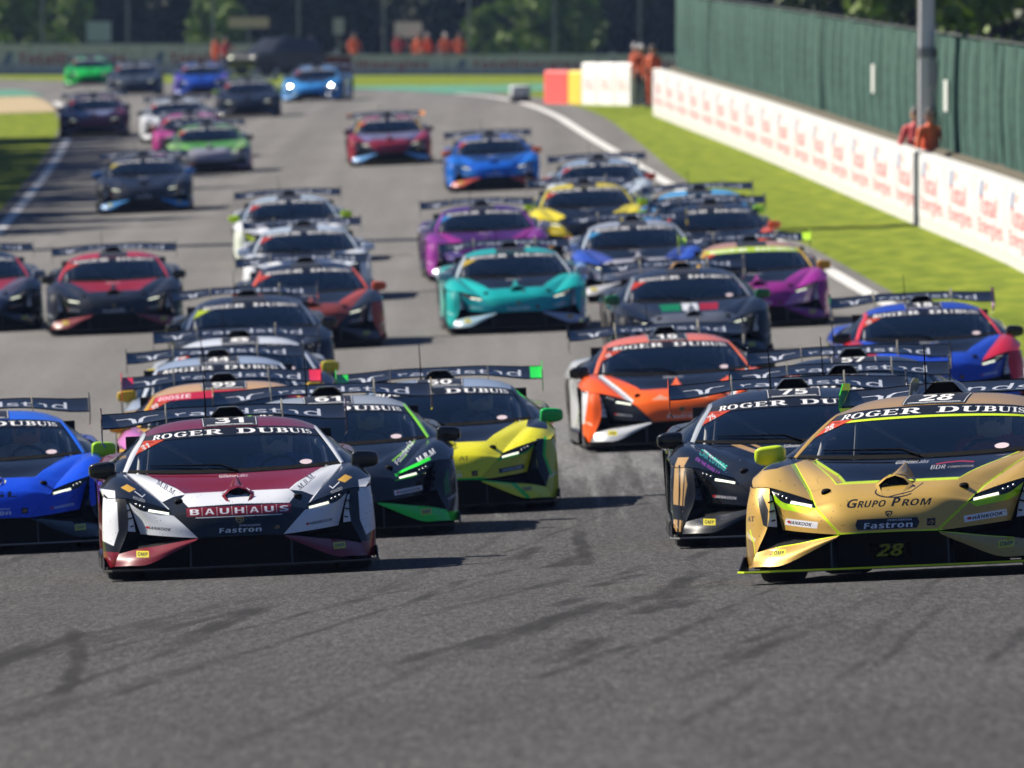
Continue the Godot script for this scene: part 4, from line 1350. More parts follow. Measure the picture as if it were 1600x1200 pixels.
	{"label": "black race car with lime mirrors on the far straight", "at": [-7.81, 409.5, 0.6], "base": "1a1d24", "ou": "1a1d24", "mirror": "9ac020"},
	{"label": "blue race car with a violet fender at the far bend", "at": [-10.74, 478.2, 0.4], "base": "1440a0", "ou": "4a3a90", "fe": "5a48a8", "mirror": "6a7ea4"},
	{"label": "grey race car beside the blue one at the far bend", "at": [-13.31, 487.2, 0.2], "base": "3a4048", "ou": "3a4048", "mirror": "3a4048"},
	{"label": "bright green race car last of the field", "at": [-16.32, 534.2, 0.8], "base": "12a83a", "no": "10b83c", "mirror": "3a5a48"},
	{"label": "pale blue race car with lit head lamps", "at": [-6.54, 447.0, -6.0], "base": "3a88c8", "ou": "3a88c8", "no": "3a90d8", "ch": "1c2c48", "mirror": "7a98b8", "beams": true},
	]


func make_cars() -> void:
	make_car_meshes()
	for q in ["bumper_cheek", "bumper_corner", "bumper_slot", "slot_strip", "slot_tooth", "lower_vane", "side_intake", "front_fender", "headlight", "led_strip", "lamp_projector", "lamp_beam", "roof_pillar", "side_window", "door", "side_skirt", "rear_fender", "side_scoop", "mirror", "mirror_stalk", "grille_divider", "hood_pin", "wing_endplate", "wing_support"]:
		CM[q + "_m"] = flip(CM[q])
	M.support = mat(Color(0.55, 0.54, 0.50), 0.4, 0.6)
	M.roof_mark = mat(Color(0.13, 0.14, 0.17), 0.4)
	var lime := Print.new(1024, 72, 0.0, 1.0, 0.0, 1.0, K("a8c832"))
	lime.letters(glyphs("ROGER", true), 0.285, 0.50, 0.58, 0.37, Color(0.93, 0.93, 0.93))
	lime.letters(glyphs("DUBUIS", true), 0.725, 0.50, 0.58, 0.405, Color(0.93, 0.93, 0.93))
	var lime_m := mat(Color.WHITE, 0.3)
	lime_m.albedo_texture = lime.texture()
	var red := Print.new(1024, 72, 0.0, 1.0, 0.0, 1.0, K("b01c38"))
	red.letters(glyphs("DOOSIE", false), 0.2, 0.50, 0.6, 0.27, Color(0.88, 0.80, 0.82))
	var red_m := mat(Color.WHITE, 0.3)
	red_m.albedo_texture = red.texture()
	var cars := []
	for s in field():
		if s.has("banner"): s.banner = lime_m if s.banner == "lime" else red_m
		cars.append(make_car(s))
	seat_drivers(cars)


# ---------------------------------------------------------------- the ground

func strip(left: Callable, right: Callable, d0: float, d1: float, step: float, cols: int, lift: float, uv: Callable) -> ArrayMesh:
	var b := MB.new()
	add_strip(b, left, right, d0, d1, step, cols, lift, uv)
	return b.mesh()


func add_strip(b: MB, left: Callable, right: Callable, d0: float, d1: float, step: float, cols: int, lift: float, uv: Callable) -> void:
	var rows := int(ceil((d1 - d0) / step))
	var first := b.v.size()
	for i in rows + 1:
		var d := lerpf(d0, d1, float(i) / rows)
		var l: float = left.call(d); var r: float = right.call(d)
		for j in cols + 1:
			var x := lerpf(l, r, float(j) / cols)
			var y := ground(x, d)
			var nn := Vector3(-(ground(x + .5, d) - y) * 2.0, 1.0, (ground(x, d + .5) - y) * 2.0).normalized()
			b.vert(Vector3(x, y + lift, -d), nn, uv.call(x, d))
	for i in rows:
		for j in cols:
			var a := first + i * (cols + 1) + j
			b.tri(a, a + 1, a + cols + 2); b.tri(a, a + cols + 2, a + cols + 1)


# asphalt close to the lens: grain, tyre marks, and glare painted in as a tone paling with distance, x -7..7, d 40..150
func near_asphalt() -> ImageTexture:
	var W := 2048; var H := 1024
	var r := RandomNumberGenerator.new()
	r.seed = 31
	var dark := PackedFloat32Array()
	dark.resize(W * H)
	var f := FastNoiseLite.new()
	f.seed = 4
	f.frequency = 0.02
	f.fractal_octaves = 4
	var f2 := FastNoiseLite.new()
	f2.seed = 14
	f2.frequency = 0.11
	f2.fractal_octaves = 2
	var px := func(x: float) -> float: return (x + 7.0) / 14.0 * W
	# tyre marks: [x, d, length, drift per metre, width, strength, bend]
	var marks := [[-3.1, 60.0, 26.0, .055, .20, .5, 0.0], [-3.25, 62.0, 30.0, .06, .22, .45, 0.0], [-1.98, 60.0, 21.0, -.012, .13, .95, -.0009], [-2.4, 72.0, 14.0, .07, .18, .6, 0.0], [-1.80, 72.0, 14.0, .022, .22, .95, 0.0], [-2.62, 66.0, 13.0, .016, .16, .9, 0.0], [-2.75, 62.0, 15.0, .012, .20, .7, 0.0], [.50, 96.0, 9.0, .006, .16, .95, 0.0], [.98, 84.0, 6.0, .03, .18, .8, 0.0], [.52, 104.0, 6.0, .004, .14, .8, 0.0], [-1.65, 74.0, 18.0, .06, .10, .5, 0.0], [-2.2, 55.0, 16.0, .06, .24, .4, 0.0], [0.0, 70.0, 8.0, .05, .24, .6, 0.0], [0.15, 74.0, 7.0, .06, .26, .7, 0.0], [.55, 77.0, 6.0, .05, .22, .6, 0.0], [.15, 63.0, 7.0, .05, .24, .55, 0.0], [.9, 80.0, 6.0, .06, .24, .55, 0.0], [-.2, 67.0, 9.0, .05, .2, .5, 0.0], [-2.0, 56.0, 40.0, .05, .09, .5, 0.0], [0.3, 60.0, 40.0, .055, .07, .45, 0.0], [1.5, 62.0, 30.0, .05, .10, .3, 0.0], [-1.2, 48.0, 30.0, .05, .12, .3, 0.0]]
	for k in 90:
		marks.append([r.randf_range(-6.0, 6.0), r.randf_range(42.0, 135.0), r.randf_range(3.0, 20.0), r.randf_range(.02, .08), r.randf_range(.05, .24), r.randf_range(.12, .55), 0.0])
	for k in 22:
		marks.append([r.randf_range(-.2, 1.3), r.randf_range(60.0, 100.0), r.randf_range(2.0, 6.0), r.randf_range(.02, .10), r.randf_range(.08, .24), r.randf_range(.35, .8), 0.0])
	for m in marks:
		var n0 := int((m[1] - 40.0) / 110.0 * H); var n1 := int((m[1] + m[2] - 40.0) / 110.0 * H)
		for y in range(maxi(n0, 0), mini(n1, H - 1)):
			var t := float(y - n0) / (n1 - n0)
			var dd: float = m[2] * t
			var xc: float = m[0] + m[3] * dd + m[6] * dd * dd + .05 * f.get_noise_2d(y * 1.2, m[1] * 31.0)
			var fade := smoothstep(0.0, .12, t) * (1.0 - smoothstep(.75, 1.0, t))
			var a := int(px.call(xc - m[4] * .5)); var b := int(px.call(xc + m[4] * .5))
			for x in range(maxi(a, 0), mini(b, W - 1)):
				var q := (float(x - a) / (b - a)) * 4.0
				var groove := 0.55 + 0.45 * absf(sin(q * PI))
				var nz := 0.6 + 0.8 * f.get_noise_2d(x * 1.4, y * 1.1)
				var edge := smoothstep(0.0, 1.3, q) * (1.0 - smoothstep(2.7, 4.0, q))
				dark[y * W + x] = 1.0 - (1.0 - dark[y * W + x]) * (1.0 - clampf(m[5] * 1.5 * fade * groove * nz * edge, 0.0, 0.92))
	var stones := PackedFloat32Array()
	stones.resize(W * (H / 2 + 1))
	for k in stones.size(): stones[k] = r.randf() + r.randf() - 1.0 + (.7 if r.randf() < .03 else 0.0)
	var out := PackedByteArray()
	out.resize(W * H * 3)
	for y in H:
		for x in W:
			# stones of one or two centimetres; each shows over a longer stretch of road than across it
			var ci := (y / 2) * W + (x + (y / 2) * 7) % W
			var g := stones[ci] * .7 + (r.randf() - .5) * .6
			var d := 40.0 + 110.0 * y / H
			var glare_fade := smoothstep(-.22, .22, f.get_noise_2d(x * 1.2 + 900.0, y * .35) * .40 + (128.0 - d) / 34.0 * .5)  # paler with distance: low-angle glare painted in, its edge broken up by noise
			var v := lerpf(.372, .218, glare_fade) + 0.12 * g + 0.055 * f2.get_noise_2d(x, y) + 0.030 * f.get_noise_2d(x * .25, y * .5) + 0.020 * f.get_noise_2d(x * 2.2 + 300.0, y * 2.2)
			v *= 1.0 - 0.78 * dark[y * W + x]
			var k := clampi(int(v * 255.0), 0, 255)
			var o := (y * W + x) * 3
			out[o] = k; out[o + 1] = k; out[o + 2] = mini(k + 1, 255)
	return ImageTexture.create_from_image(Image.create_from_data(W, H, false, Image.FORMAT_RGB8, out))


func far_asphalt() -> ImageTexture:
	var W := 512; var H := 512
	var r := RandomNumberGenerator.new()
	r.seed = 5
	var f := FastNoiseLite.new()
	f.seed = 9
	f.frequency = 0.012
	f.fractal_octaves = 4
	var im := Image.create(W, H, false, Image.FORMAT_RGB8)
	for y in H:
		for x in W:
			var a := TAU * x / W; var b := TAU * y / H
			var lane := f.get_noise_3d(cos(a) * 140.0, sin(a) * 140.0, cos(b) * 14.0 + sin(b) * 8.0)
			var blot := f.get_noise_3d(cos(a) * 60.0 + 500.0, sin(a) * 60.0, y * 1.0 if false else cos(b) * 90.0 + sin(b) * 40.0)
			var v := 0.378 + 0.055 * lane + 0.03 * blot + r.randf_range(-.03, .03)
			im.set_pixel(x, y, Color(v * 1.015, v, v * .985))
	return ImageTexture.create_from_image(im)


func make_ground() -> void:
	var L := func(d: float) -> float: return along(LEFT, d)
	var R := func(d: float) -> float: return along(RIGHT, d)
	# asphalt: a close sheet and a far one in the same surface
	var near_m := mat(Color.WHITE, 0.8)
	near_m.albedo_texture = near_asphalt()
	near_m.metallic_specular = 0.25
	var far_m := mat(Color.WHITE, 0.8)
	far_m.albedo_texture = far_asphalt()
	far_m.metallic_specular = 0.25
	var a := MB.new()
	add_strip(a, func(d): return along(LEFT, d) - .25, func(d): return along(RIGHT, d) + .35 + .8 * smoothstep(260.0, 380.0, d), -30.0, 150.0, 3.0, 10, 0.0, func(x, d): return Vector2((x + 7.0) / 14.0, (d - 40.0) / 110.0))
	var b := MB.new()
	add_strip(b, func(d): return along(LEFT, d) - .25, func(d): return along(RIGHT, d) + .35 + .8 * smoothstep(260.0, 380.0, d), 150.0, 604.0, 3.0, 10, 0.0, func(x, d): return Vector2(x / 12.0, d / 70.0))
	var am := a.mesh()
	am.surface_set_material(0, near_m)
	var bm := b.mesh()
	var arr := bm.surface_get_arrays(0)
	am.add_surface_from_arrays(Mesh.PRIMITIVE_TRIANGLES, arr)
	am.surface_set_material(1, far_m)
	structure("road", am, null)
	# painted edge lines
	var white := mat(Color.WHITE, 0.6)
	white.albedo_texture = noise_tex(128, 128, 0.05, 3, Color(0.62, 0.62, 0.61), Color(0.90, 0.90, 0.89))
	var luv := func(x: float, d: float) -> Vector2: return Vector2(x * 2.0, d * .4)
	structure("edge_line", strip(func(d): return along(RIGHT, d) - .12, func(d): return along(RIGHT, d) + .12, 20.0, 470.0, 2.0, 1, .005, luv), white)
	structure("edge_line", strip(func(d): return along(LEFT, d) - .0, func(d): return along(LEFT, d) + .22, 20.0, 470.0, 2.0, 1, .005, luv), white)
	# grass and earth all round, sunk under the road
	var grass := mat(Color.WHITE, 0.9)
	grass.albedo_texture = noise_tex(512, 512, 0.03, 11, Color(0.31, 0.38, 0.08), Color(0.49, 0.53, 0.16), 5)
	grass.metallic_specular = 0.15
	var t := MB.new()
	var cols := [[0, -240.0], [0, -120.0], [0, -60.0], [0, -30.0], [0, -16.0], [0, -8.0], [0, -4.0], [0, -2.0], [0, -.6], [0, -.20], [0, .6], [1, -.6], [1, .28], [1, .7], [1, 1.2], [1, 2.0], [1, 3.0], [1, 6.0], [1, 15.0], [1, 40.0], [1, 100.0], [1, 240.0]]
	var rows := 160
	for i in rows + 1:
		var d := (-60.0 + 960.0 * pow(float(i - 8) / (rows - 8), 1.15)) if i >= 8 else -60.0 - 90.0 * (8 - i)
		for c in cols:
			var dd := minf(d, 600.0)
			var x: float = (along(LEFT, dd) if c[0] == 0 else along(RIGHT, dd) + .8 * smoothstep(260.0, 380.0, dd)) + c[1]
			if c[0] == 1 and c[1] > 0.2 and d > 470.0: x = lerpf(x, along(RIGHT, 470.0) + c[1], smoothstep(470.0, 600.0, d) * 0.0)
			var y := ground(x, d)
			if (c[0] == 0 and c[1] > 0.0) or (c[0] == 1 and c[1] < 0.0): y -= .10 if d < 600.0 else .03
			elif absf(c[1]) < 0.5: y -= .03
			elif absf(c[1]) > 2.5 and absf(c[1]) < 10.0: y += .012
			t.vert(Vector3(x, y, -d), Vector3.UP, Vector2(x / 9.0, d / 47.0))
	var w := cols.size()
	for i in rows:
		for j in w - 1:
			var q := i * w + j
			t.tri(q, q + 1, q + w + 1); t.tri(q, q + w + 1, q + w)
	structure("grass_ground", t.mesh(), grass)
	# run-off beyond the bend: green painted strip, pale gravel and sandy earth
	var uv := func(x: float, d: float) -> Vector2: return Vector2(x / 3.0, d / 9.0)
	var green := mat(Color.WHITE, 0.7)
	green.albedo_texture = noise_tex(128, 128, 0.04, 21, Color(0.14, 0.42, 0.33), Color(0.22, 0.52, 0.42))
	structure("painted_runoff", strip(func(d): return along(RIGHT, d) - .3, func(d): return 3.0 - .02 * (d - 470.0), 462.0, 512.0, 4.0, 6, .012, uv), green)
	structure("painted_runoff", strip(func(d): return along(LEFT, d) - 16.0, func(d): return along(LEFT, d) + .3, 492.0, 520.0, 4.0, 6, .014, uv), green)
	var sand := mat(Color.WHITE, 0.9)
	sand.albedo_texture = noise_tex(128, 128, 0.06, 22, Color(0.52, 0.46, 0.33), Color(0.68, 0.60, 0.46))
	structure("gravel_trap", strip(func(d): return along(LEFT, d) - 18.0, func(d): return along(LEFT, d) - .2, 440.0, 490.0, 4.0, 6, .016, uv), sand)
	structure("gravel_trap", strip(func(d): return along(LEFT, d) - 20.0, func(d): return along(LEFT, d) - .2, 530.0, 600.0, 4.0, 6, .016, uv), sand)


# ---------------------------------------------------------------- walls, fence, pole

func wall_point(d: float, off: float, up: float) -> Vector3:
	var x := along(WALL, d)
	return Vector3(x + off, ground(x, d) + up, -d)


func between(p: Vector3, q: Vector3) -> Transform3D:   # x runs from the far end q to the near end p, z out towards the track
	var bx := (p - q).normalized()
	var bz := bx.cross(Vector3.UP).normalized()
	return Transform3D(Basis(bx, bz.cross(bx), bz), q)


func banner_print(bg: Color, red: Color, mark: Color, two_lines: bool, seed_no := 1) -> StandardMaterial3D:
	var p := Print.new(512, 128 if two_lines else 64, 0.0, 1.0, 0.0, 1.0, bg)
	if two_lines:
		p.letters(glyphs("Total"), .44, .58, .32, .56, red)
		p.letters(glyphs("Energies"), .52, .22, .32, .78, red)
		p.poly([[.16, .70], [.24, .70], [.30, .95], [.22, .95]], mark, false)
		p.poly([[.32, .80], [.38, .80], [.42, .93], [.37, .93]], K("c86a50"), false)
	else:
		p.letters(glyphs("TotalEnergies"), .52, .46, .55, .72, red)
		p.poly([[.06, .3], [.10, .3], [.13, .75], [.09, .75]], mark, false)
	var f := FastNoiseLite.new()
	f.seed = seed_no
	f.frequency = 0.012
	f.fractal_octaves = 5
	for y in p.H:
		for x in p.W:
			var g := clampf(f.get_noise_2d(x * 1.6, y * .8) * 1.3, -1.0, 1.0)
			if g > 0.05: p.im.set_pixel(x, y, p.im.get_pixel(x, y).lerp(Color(0.46, 0.43, 0.38), (g - .05) * .45))
	var m := mat(Color.WHITE, 0.55)
	m.albedo_texture = p.texture()
	return m


func make_walls() -> void:
	var conc := mat(Color.WHITE, 0.8)
	conc.albedo_texture = noise_tex(128, 128, 0.04, 41, Color(0.62, 0.62, 0.61), Color(0.80, 0.80, 0.79))
	var bans := []
	for k in 3: bans.append(banner_print(Color(0.80, 0.80, 0.81), Color(0.70, 0.24, 0.28), Color(0.34, 0.42, 0.62), true, k + 3))
	var wall := thing("barrier_wall", "long white concrete barrier wall printed with red lettering beside the grass", "wall")
	var n := 22
	var d0 := 186.0; var d1 := 378.0
	var ends := []
	for k in n + 1: ends.append(wall_point(lerpf(d0, d1, float(k) / n), 0.0, -.15))
	var len0: float = ends[0].distance_to(ends[1])
	var sec := MB.new()
	sec.plate(PackedVector2Array([Vector2(.0, 0), Vector2(-.34, 0), Vector2(-.28, .5), Vector2(-.26, 1.40), Vector2(-.24, 1.42), Vector2(-.02, 1.42), Vector2(0, 1.40)]), 0, .012, len0 - .012)
	var secm := sec.mesh()
	var face := MB.new()
	face.poly([V(.03, .34, .004), V(len0 - .03, .34, .004), V(len0 - .03, 1.36, .004), V(.03, 1.36, .004)], V(1, .8, -1), false, [Vector2(0, 1), Vector2(1, 1), Vector2(1, 0), Vector2(0, 0)])
	var facem := face.mesh()
	for k in n:
		var t := between(ends[k], ends[k + 1])
		var s := part("wall_section", secm, conc, wall)
		s.transform = t
		part("printed_banner", facem, bans[(k * 2 + k / 3) % 3], s)
	# the fence above it: posts and folded green windbreak cloth
	var cloth := mat(Color.WHITE, 0.75)
	cloth.albedo_texture = noise_tex(256, 256, 0.03, 51, Color(0.09, 0.27, 0.24), Color(0.17, 0.36, 0.31), 4)
	cloth.backlight_enabled = true
	cloth.backlight = Color(0.10, 0.22, 0.18)
	var post_m := mat(Color(0.20, 0.24, 0.24), 0.6)
	var fence := thing("windbreak_fence", "tall fence hung with folded green windbreak cloth behind the white wall", "fence")
	var sheets := []
	var m := 58
	var pts := []
	for k in m + 1: pts.append(wall_point(lerpf(184.0, 380.0, float(k) / m), .75, 1.22))
	var pl: float = pts[0].distance_to(pts[1])
	for variant in 4:
		var b := MB.new()
		var r := RandomNumberGenerator.new()
		r.seed = 60 + variant
		var nc := 44; var nr := 5
		var ph := r.randf() * 6.0
		var id := []
		for i in nr + 1:
			for j in nc + 1:
				var fx := float(j) / nc; var fy := float(i) / nr
				var fold := .075 * sin(fx * TAU * 7.0 + ph + .4 * sin(fy * 3.0 + ph)) + .02 * sin(fx * TAU * 3.0 + ph * 2.0) + .05 * sin(fy * PI) * sin(fx * PI)
				var sag := (.03 * sin(fx * PI) + .012 * sin(fx * TAU * 7.0)) * (1.0 if i == nr else 0.0)
				b.vert(V(.03 + fx * (pl - .06), fy * 2.05 - sag, fold), Vector3(0, 0, 1), Vector2(fx * 1.0, fy))
		for i in nr + 1:
			for j in nc + 1:
				var c := i * (nc + 1) + j
				var dx := b.v[i * (nc + 1) + mini(j + 1, nc)] - b.v[i * (nc + 1) + maxi(j - 1, 0)]
				var dy := b.v[mini(i + 1, nr) * (nc + 1) + j] - b.v[maxi(i - 1, 0) * (nc + 1) + j]
				b.n[c] = dx.cross(dy).normalized()
		for i in nr:
			for j in nc:
				var c := i * (nc + 1) + j
				b.tri(c, c + 1, c + nc + 2); b.tri(c, c + nc + 2, c + nc + 1)
		sheets.append(b.mesh())
	var pb := MB.new()
	pb.tube([V(0, -1.4, -.08), V(0, 1.0, -.08), V(0, 2.16, -.08)], [.035], 8)
	var pm := pb.mesh()
	var rail := MB.new()
	rail.tube([V(0, 2.06, -.06), V(pl, 2.06, -.06)], [.016], 6)
	var rm := rail.mesh()
	for k in m:
		var t := between(pts[k], pts[k + 1])
		if k % 19 != 12:
			var s := part("cloth_sheet", sheets[(k * 3 + k / 5) % 4], cloth, fence)
			s.transform = t
		else:
			var s := part("cloth_sheet", sheets[k % 4], cloth, fence)
			s.transform = t * Transform3D(Basis(Vector3.UP, .05).scaled(Vector3(.82, 1, 1)), Vector3(0.25, 0, 0))
		part("fence_post", pm, post_m, fence).transform = t
		part("top_rail", rm, post_m, fence).transform = t
	# small plates on the cloth
	for q in [[268.0, .95, .55, .16], [249.0, .62, .75, .22], [241.0, .95, .55, .20]]:
		var pb2 := MB.new()
		pb2.box(V(0, 0, 0), V(q[2] * 2.0, q[2], .02))
		var o := thing("sign_plate", "small white plate tied to the green windbreak cloth", "sign", "plates on the windbreak fence")
		var t2 := between(wall_point(q[0], .60, 0), wall_point(q[0] + 1.0, .60, 0))
		t2.origin = wall_point(q[0], .62, 1.27 + q[1])
		o.transform = t2
		part("plate", pb2.mesh(), mat(Color(0.75, 0.77, 0.76), 0.6), o)
	# earth bank behind
	var bank := mat(Color.WHITE, 0.95)
	bank.albedo_texture = noise_tex(128, 128, 0.06, 71, Color(0.20, 0.18, 0.13), Color(0.34, 0.31, 0.22))
	var bb := MB.new()
	for i in 41:
		var d := lerpf(180.0, 384.0, i / 40.0)
		for q in [[.27, .9], [.55, 1.26], [2.2, 1.30], [9.0, 1.5]]:
			bb.vert(wall_point(d, q[0], q[1]), Vector3(-.3, 1, 0).normalized(), Vector2(q[0], d / 3.0))
	for i in 40:
		for j in 3:
			var c := i * 4 + j
			bb.tri(c, c + 1, c + 5); bb.tri(c, c + 5, c + 4)
	structure("earth_bank", bb.mesh(), bank)
	# camera pole
	var pole := thing("camera_pole", "tall grey metal pole standing behind the white wall", "pole")
	pole.position = wall_point(245.0, .49, 0.0)
	b_pole(pole)
	# barrier where the wall opens: coloured blocks across the end of the verge
	block_wall()


func b_pole(pole: Node3D) -> void:
	var b := MB.new()
	b.tube([V(0, -.3, 0), V(0, 2.0, 0), V(0, 9.5, 0)], [.145, .145, .115], 20)
	part("shaft", b.mesh(), mat(Color(0.80, 0.80, 0.84), 0.5), pole)
	b = MB.new()
	b.tube([V(0, 2.85, 0), V(0, 3.02, 0)], [.17], 20)
	part("collar", b.mesh(), mat(Color(0.5, 0.5, 0.54), 0.5), pole)
	b = MB.new()
	b.box(V(.10, 2.55, .14), V(.13, .45, .06))
	part("cabinet", b.mesh(), mat(Color(0.62, 0.64, 0.68), 0.5), pole)
	b = MB.new()
	b.tube([V(-.165, .2, .05), V(-.165, 4.0, .05), V(-.15, 9.0, .05)], [.014], 6)
	part("cable", b.mesh(), mat(Color(0.62, 0.62, 0.60), 0.6), pole)
	b = MB.new()
	b.box(V(-.1, 9.5, .1), V(.5, .25, .3))
	part("camera_head", b.mesh(), mat(Color(0.2, 0.2, 0.22), 0.5), pole)


func block_wall() -> void:
	# they run along the depth of the road, so their left sides catch the sun
	var fills := [["red", "d2433c", 418.0, 413.6, 1.0, "red plastic barrier block at the open end of the verge"], ["yellow", "d8b830", 413.5, 411.1, 1.0, "yellow plastic barrier block between the red and the white ones"], ["white", "d8d8d6", 411.0, 408.2, 1.24, "white barrier block next to the yellow one"], ["white", "dcdcda", 408.1, 405.2, 1.24, "middle white barrier block in front of the marshals"], ["white", "d4d4d4", 405.1, 402.2, 1.24, "white barrier block beside the gap in the wall"]]
	for f in fills:
		var o := thing("barrier_block", f[5], "barrier", "barrier blocks at the gap")
		var xa: float = .97 + (418.0 - f[2]) * .157; var xb: float = .97 + (418.0 - f[3]) * .157
		o.transform = between(Vector3(xb, ground(xb, f[3]), -f[3]), Vector3(xa, ground(xa, f[2]), -f[2]))
		var n: float = f[2] - f[3]
		var h: float = f[4]
		var b := MB.new()
		b.plate(PackedVector2Array([Vector2(0, 0), Vector2(0, h - .06), Vector2(-.05, h), Vector2(-.65, h), Vector2(-.7, h - .06), Vector2(-.7, 0)]), 0, .02, n - .02)
		part("block", b.mesh(), mat(K(f[1]), 0.5), o)
		if f[0] == "white":
			var fb := MB.new()
			fb.poly([V(.2, .40, .006), V(n - .2, .40, .006), V(n - .2, .85, .006), V(.2, .85, .006)], V(n * .5, .5, -1), false, [Vector2(0, 1), Vector2(1, 1), Vector2(1, 0), Vector2(0, 0)])
			if not M.has("small_ban"): M.small_ban = banner_print(K("d6d6d4"), Color(0.72, 0.36, 0.36), Color(0.4, 0.48, 0.62), true)
			part("print", fb.mesh(), M.small_ban, o)
	var t := thing("tyre_stack", "low white tyre bundle at the road edge before the red block", "tyres")
	t.position = Vector3(.25, ground(.25, 424.0), -424.0)
	for k in 3:
		var tb := MB.new()
		tb.blob(V(0, .09 + .17 * k, 0), V(.34, .095, .34), 3.0, 18, 8)
		part("tyre", tb.mesh(), mat(K("c9cdd4") if k > 0 else K("30323a"), .7), t)


# ---------------------------------------------------------------- trees, far barrier, vehicles

func leaf_mesh(seed_no: int, half: Vector3, count: int, size: float) -> ArrayMesh:
	var r := RandomNumberGenerator.new()
	r.seed = seed_no
	var b := MB.new()
	b.use_colour = true
	var clumps := []
	for k in 26:
		var p := Vector3(r.randfn(), r.randfn(), r.randfn()).normalized() * pow(r.randf(), .4) * .85
		clumps.append([p * half, r.randf_range(.22, .42) * half.length() / 1.7, r.randf_range(.65, 1.25)])
	for k in count:
		var c: Array = clumps[k % clumps.size()]
		var o: Vector3 = Vector3(r.randfn(), r.randfn() * .8, r.randfn()).normalized() * pow(r.randf(), .45) * c[1]
		var at: Vector3 = c[0] + o
		var nn: Vector3 = (o.normalized() + Vector3(r.randfn(), r.randfn() + .4, r.randfn()) * .7).normalized()
		var e1: Vector3 = nn.cross(Vector3(r.randfn(), r.randfn(), r.randfn())).normalized() * size * r.randf_range(.6, 1.3)
		var e2: Vector3 = nn.cross(e1).normalized() * size * r.randf_range(.4, .9)
		var v: float = c[2] * r.randf_range(.7, 1.3)
		b.colour = Color(v, v, v * .9)
		var f := b.v.size()
		b.vert(at - e1, nn); b.vert(at + e2, nn); b.vert(at + e1, nn); b.vert(at - e2, nn)
		b.tri(f, f + 1, f + 2); b.tri(f, f + 2, f + 3)
	return b.mesh()


func trunk_mesh(h: float, r0: float, seed_no: int) -> ArrayMesh:
	var r := RandomNumberGenerator.new()
	r.seed = seed_no
	var b := MB.new()
	var path := [V(0, -.4, 0), V(r.randf_range(-.1, .1), h * .3, r.randf_range(-.1, .1)), V(r.randf_range(-.2, .2), h * .6, 0), V(r.randf_range(-.3, .3), h, 0)]
	b.tube(path, [r0 * 1.25, r0, r0 * .7, r0 * .25], 9)
	for k in 5:
		var y := h * r.randf_range(.35, .8)
		var a := r.randf() * TAU
		b.tube([V(0, y, 0), V(cos(a) * h * .12, y + h * .08, sin(a) * h * .12), V(cos(a) * h * .22, y + h * .2, sin(a) * h * .22)], [r0 * .45, r0 * .3, r0 * .1], 6)
	return b.mesh()


func leaf_material(c: Color, back: Color) -> StandardMaterial3D:
	var m := mat(c, 0.6)
	m.vertex_color_use_as_albedo = true
	m.backlight_enabled = true
	m.backlight = back
	m.metallic_specular = 0.3
	return m


func tree(label: String, x: float, d: float, kind: Dictionary, scale_by: float, turn: float, group: String) -> void:
	var o := thing(kind.called, label, kind.category, group)
	o.position = Vector3(x, ground(x, d), -d)
	o.rotation.y = turn
	o.scale = Vector3.ONE * scale_by
	if kind.has("trunk"): part("trunk", kind.trunk, kind.bark, o)
	for k in kind.crowns.size():
		var c := part("crown", kind.crowns[k][0], kind.leaf, o)
		c.position = kind.crowns[k][1]


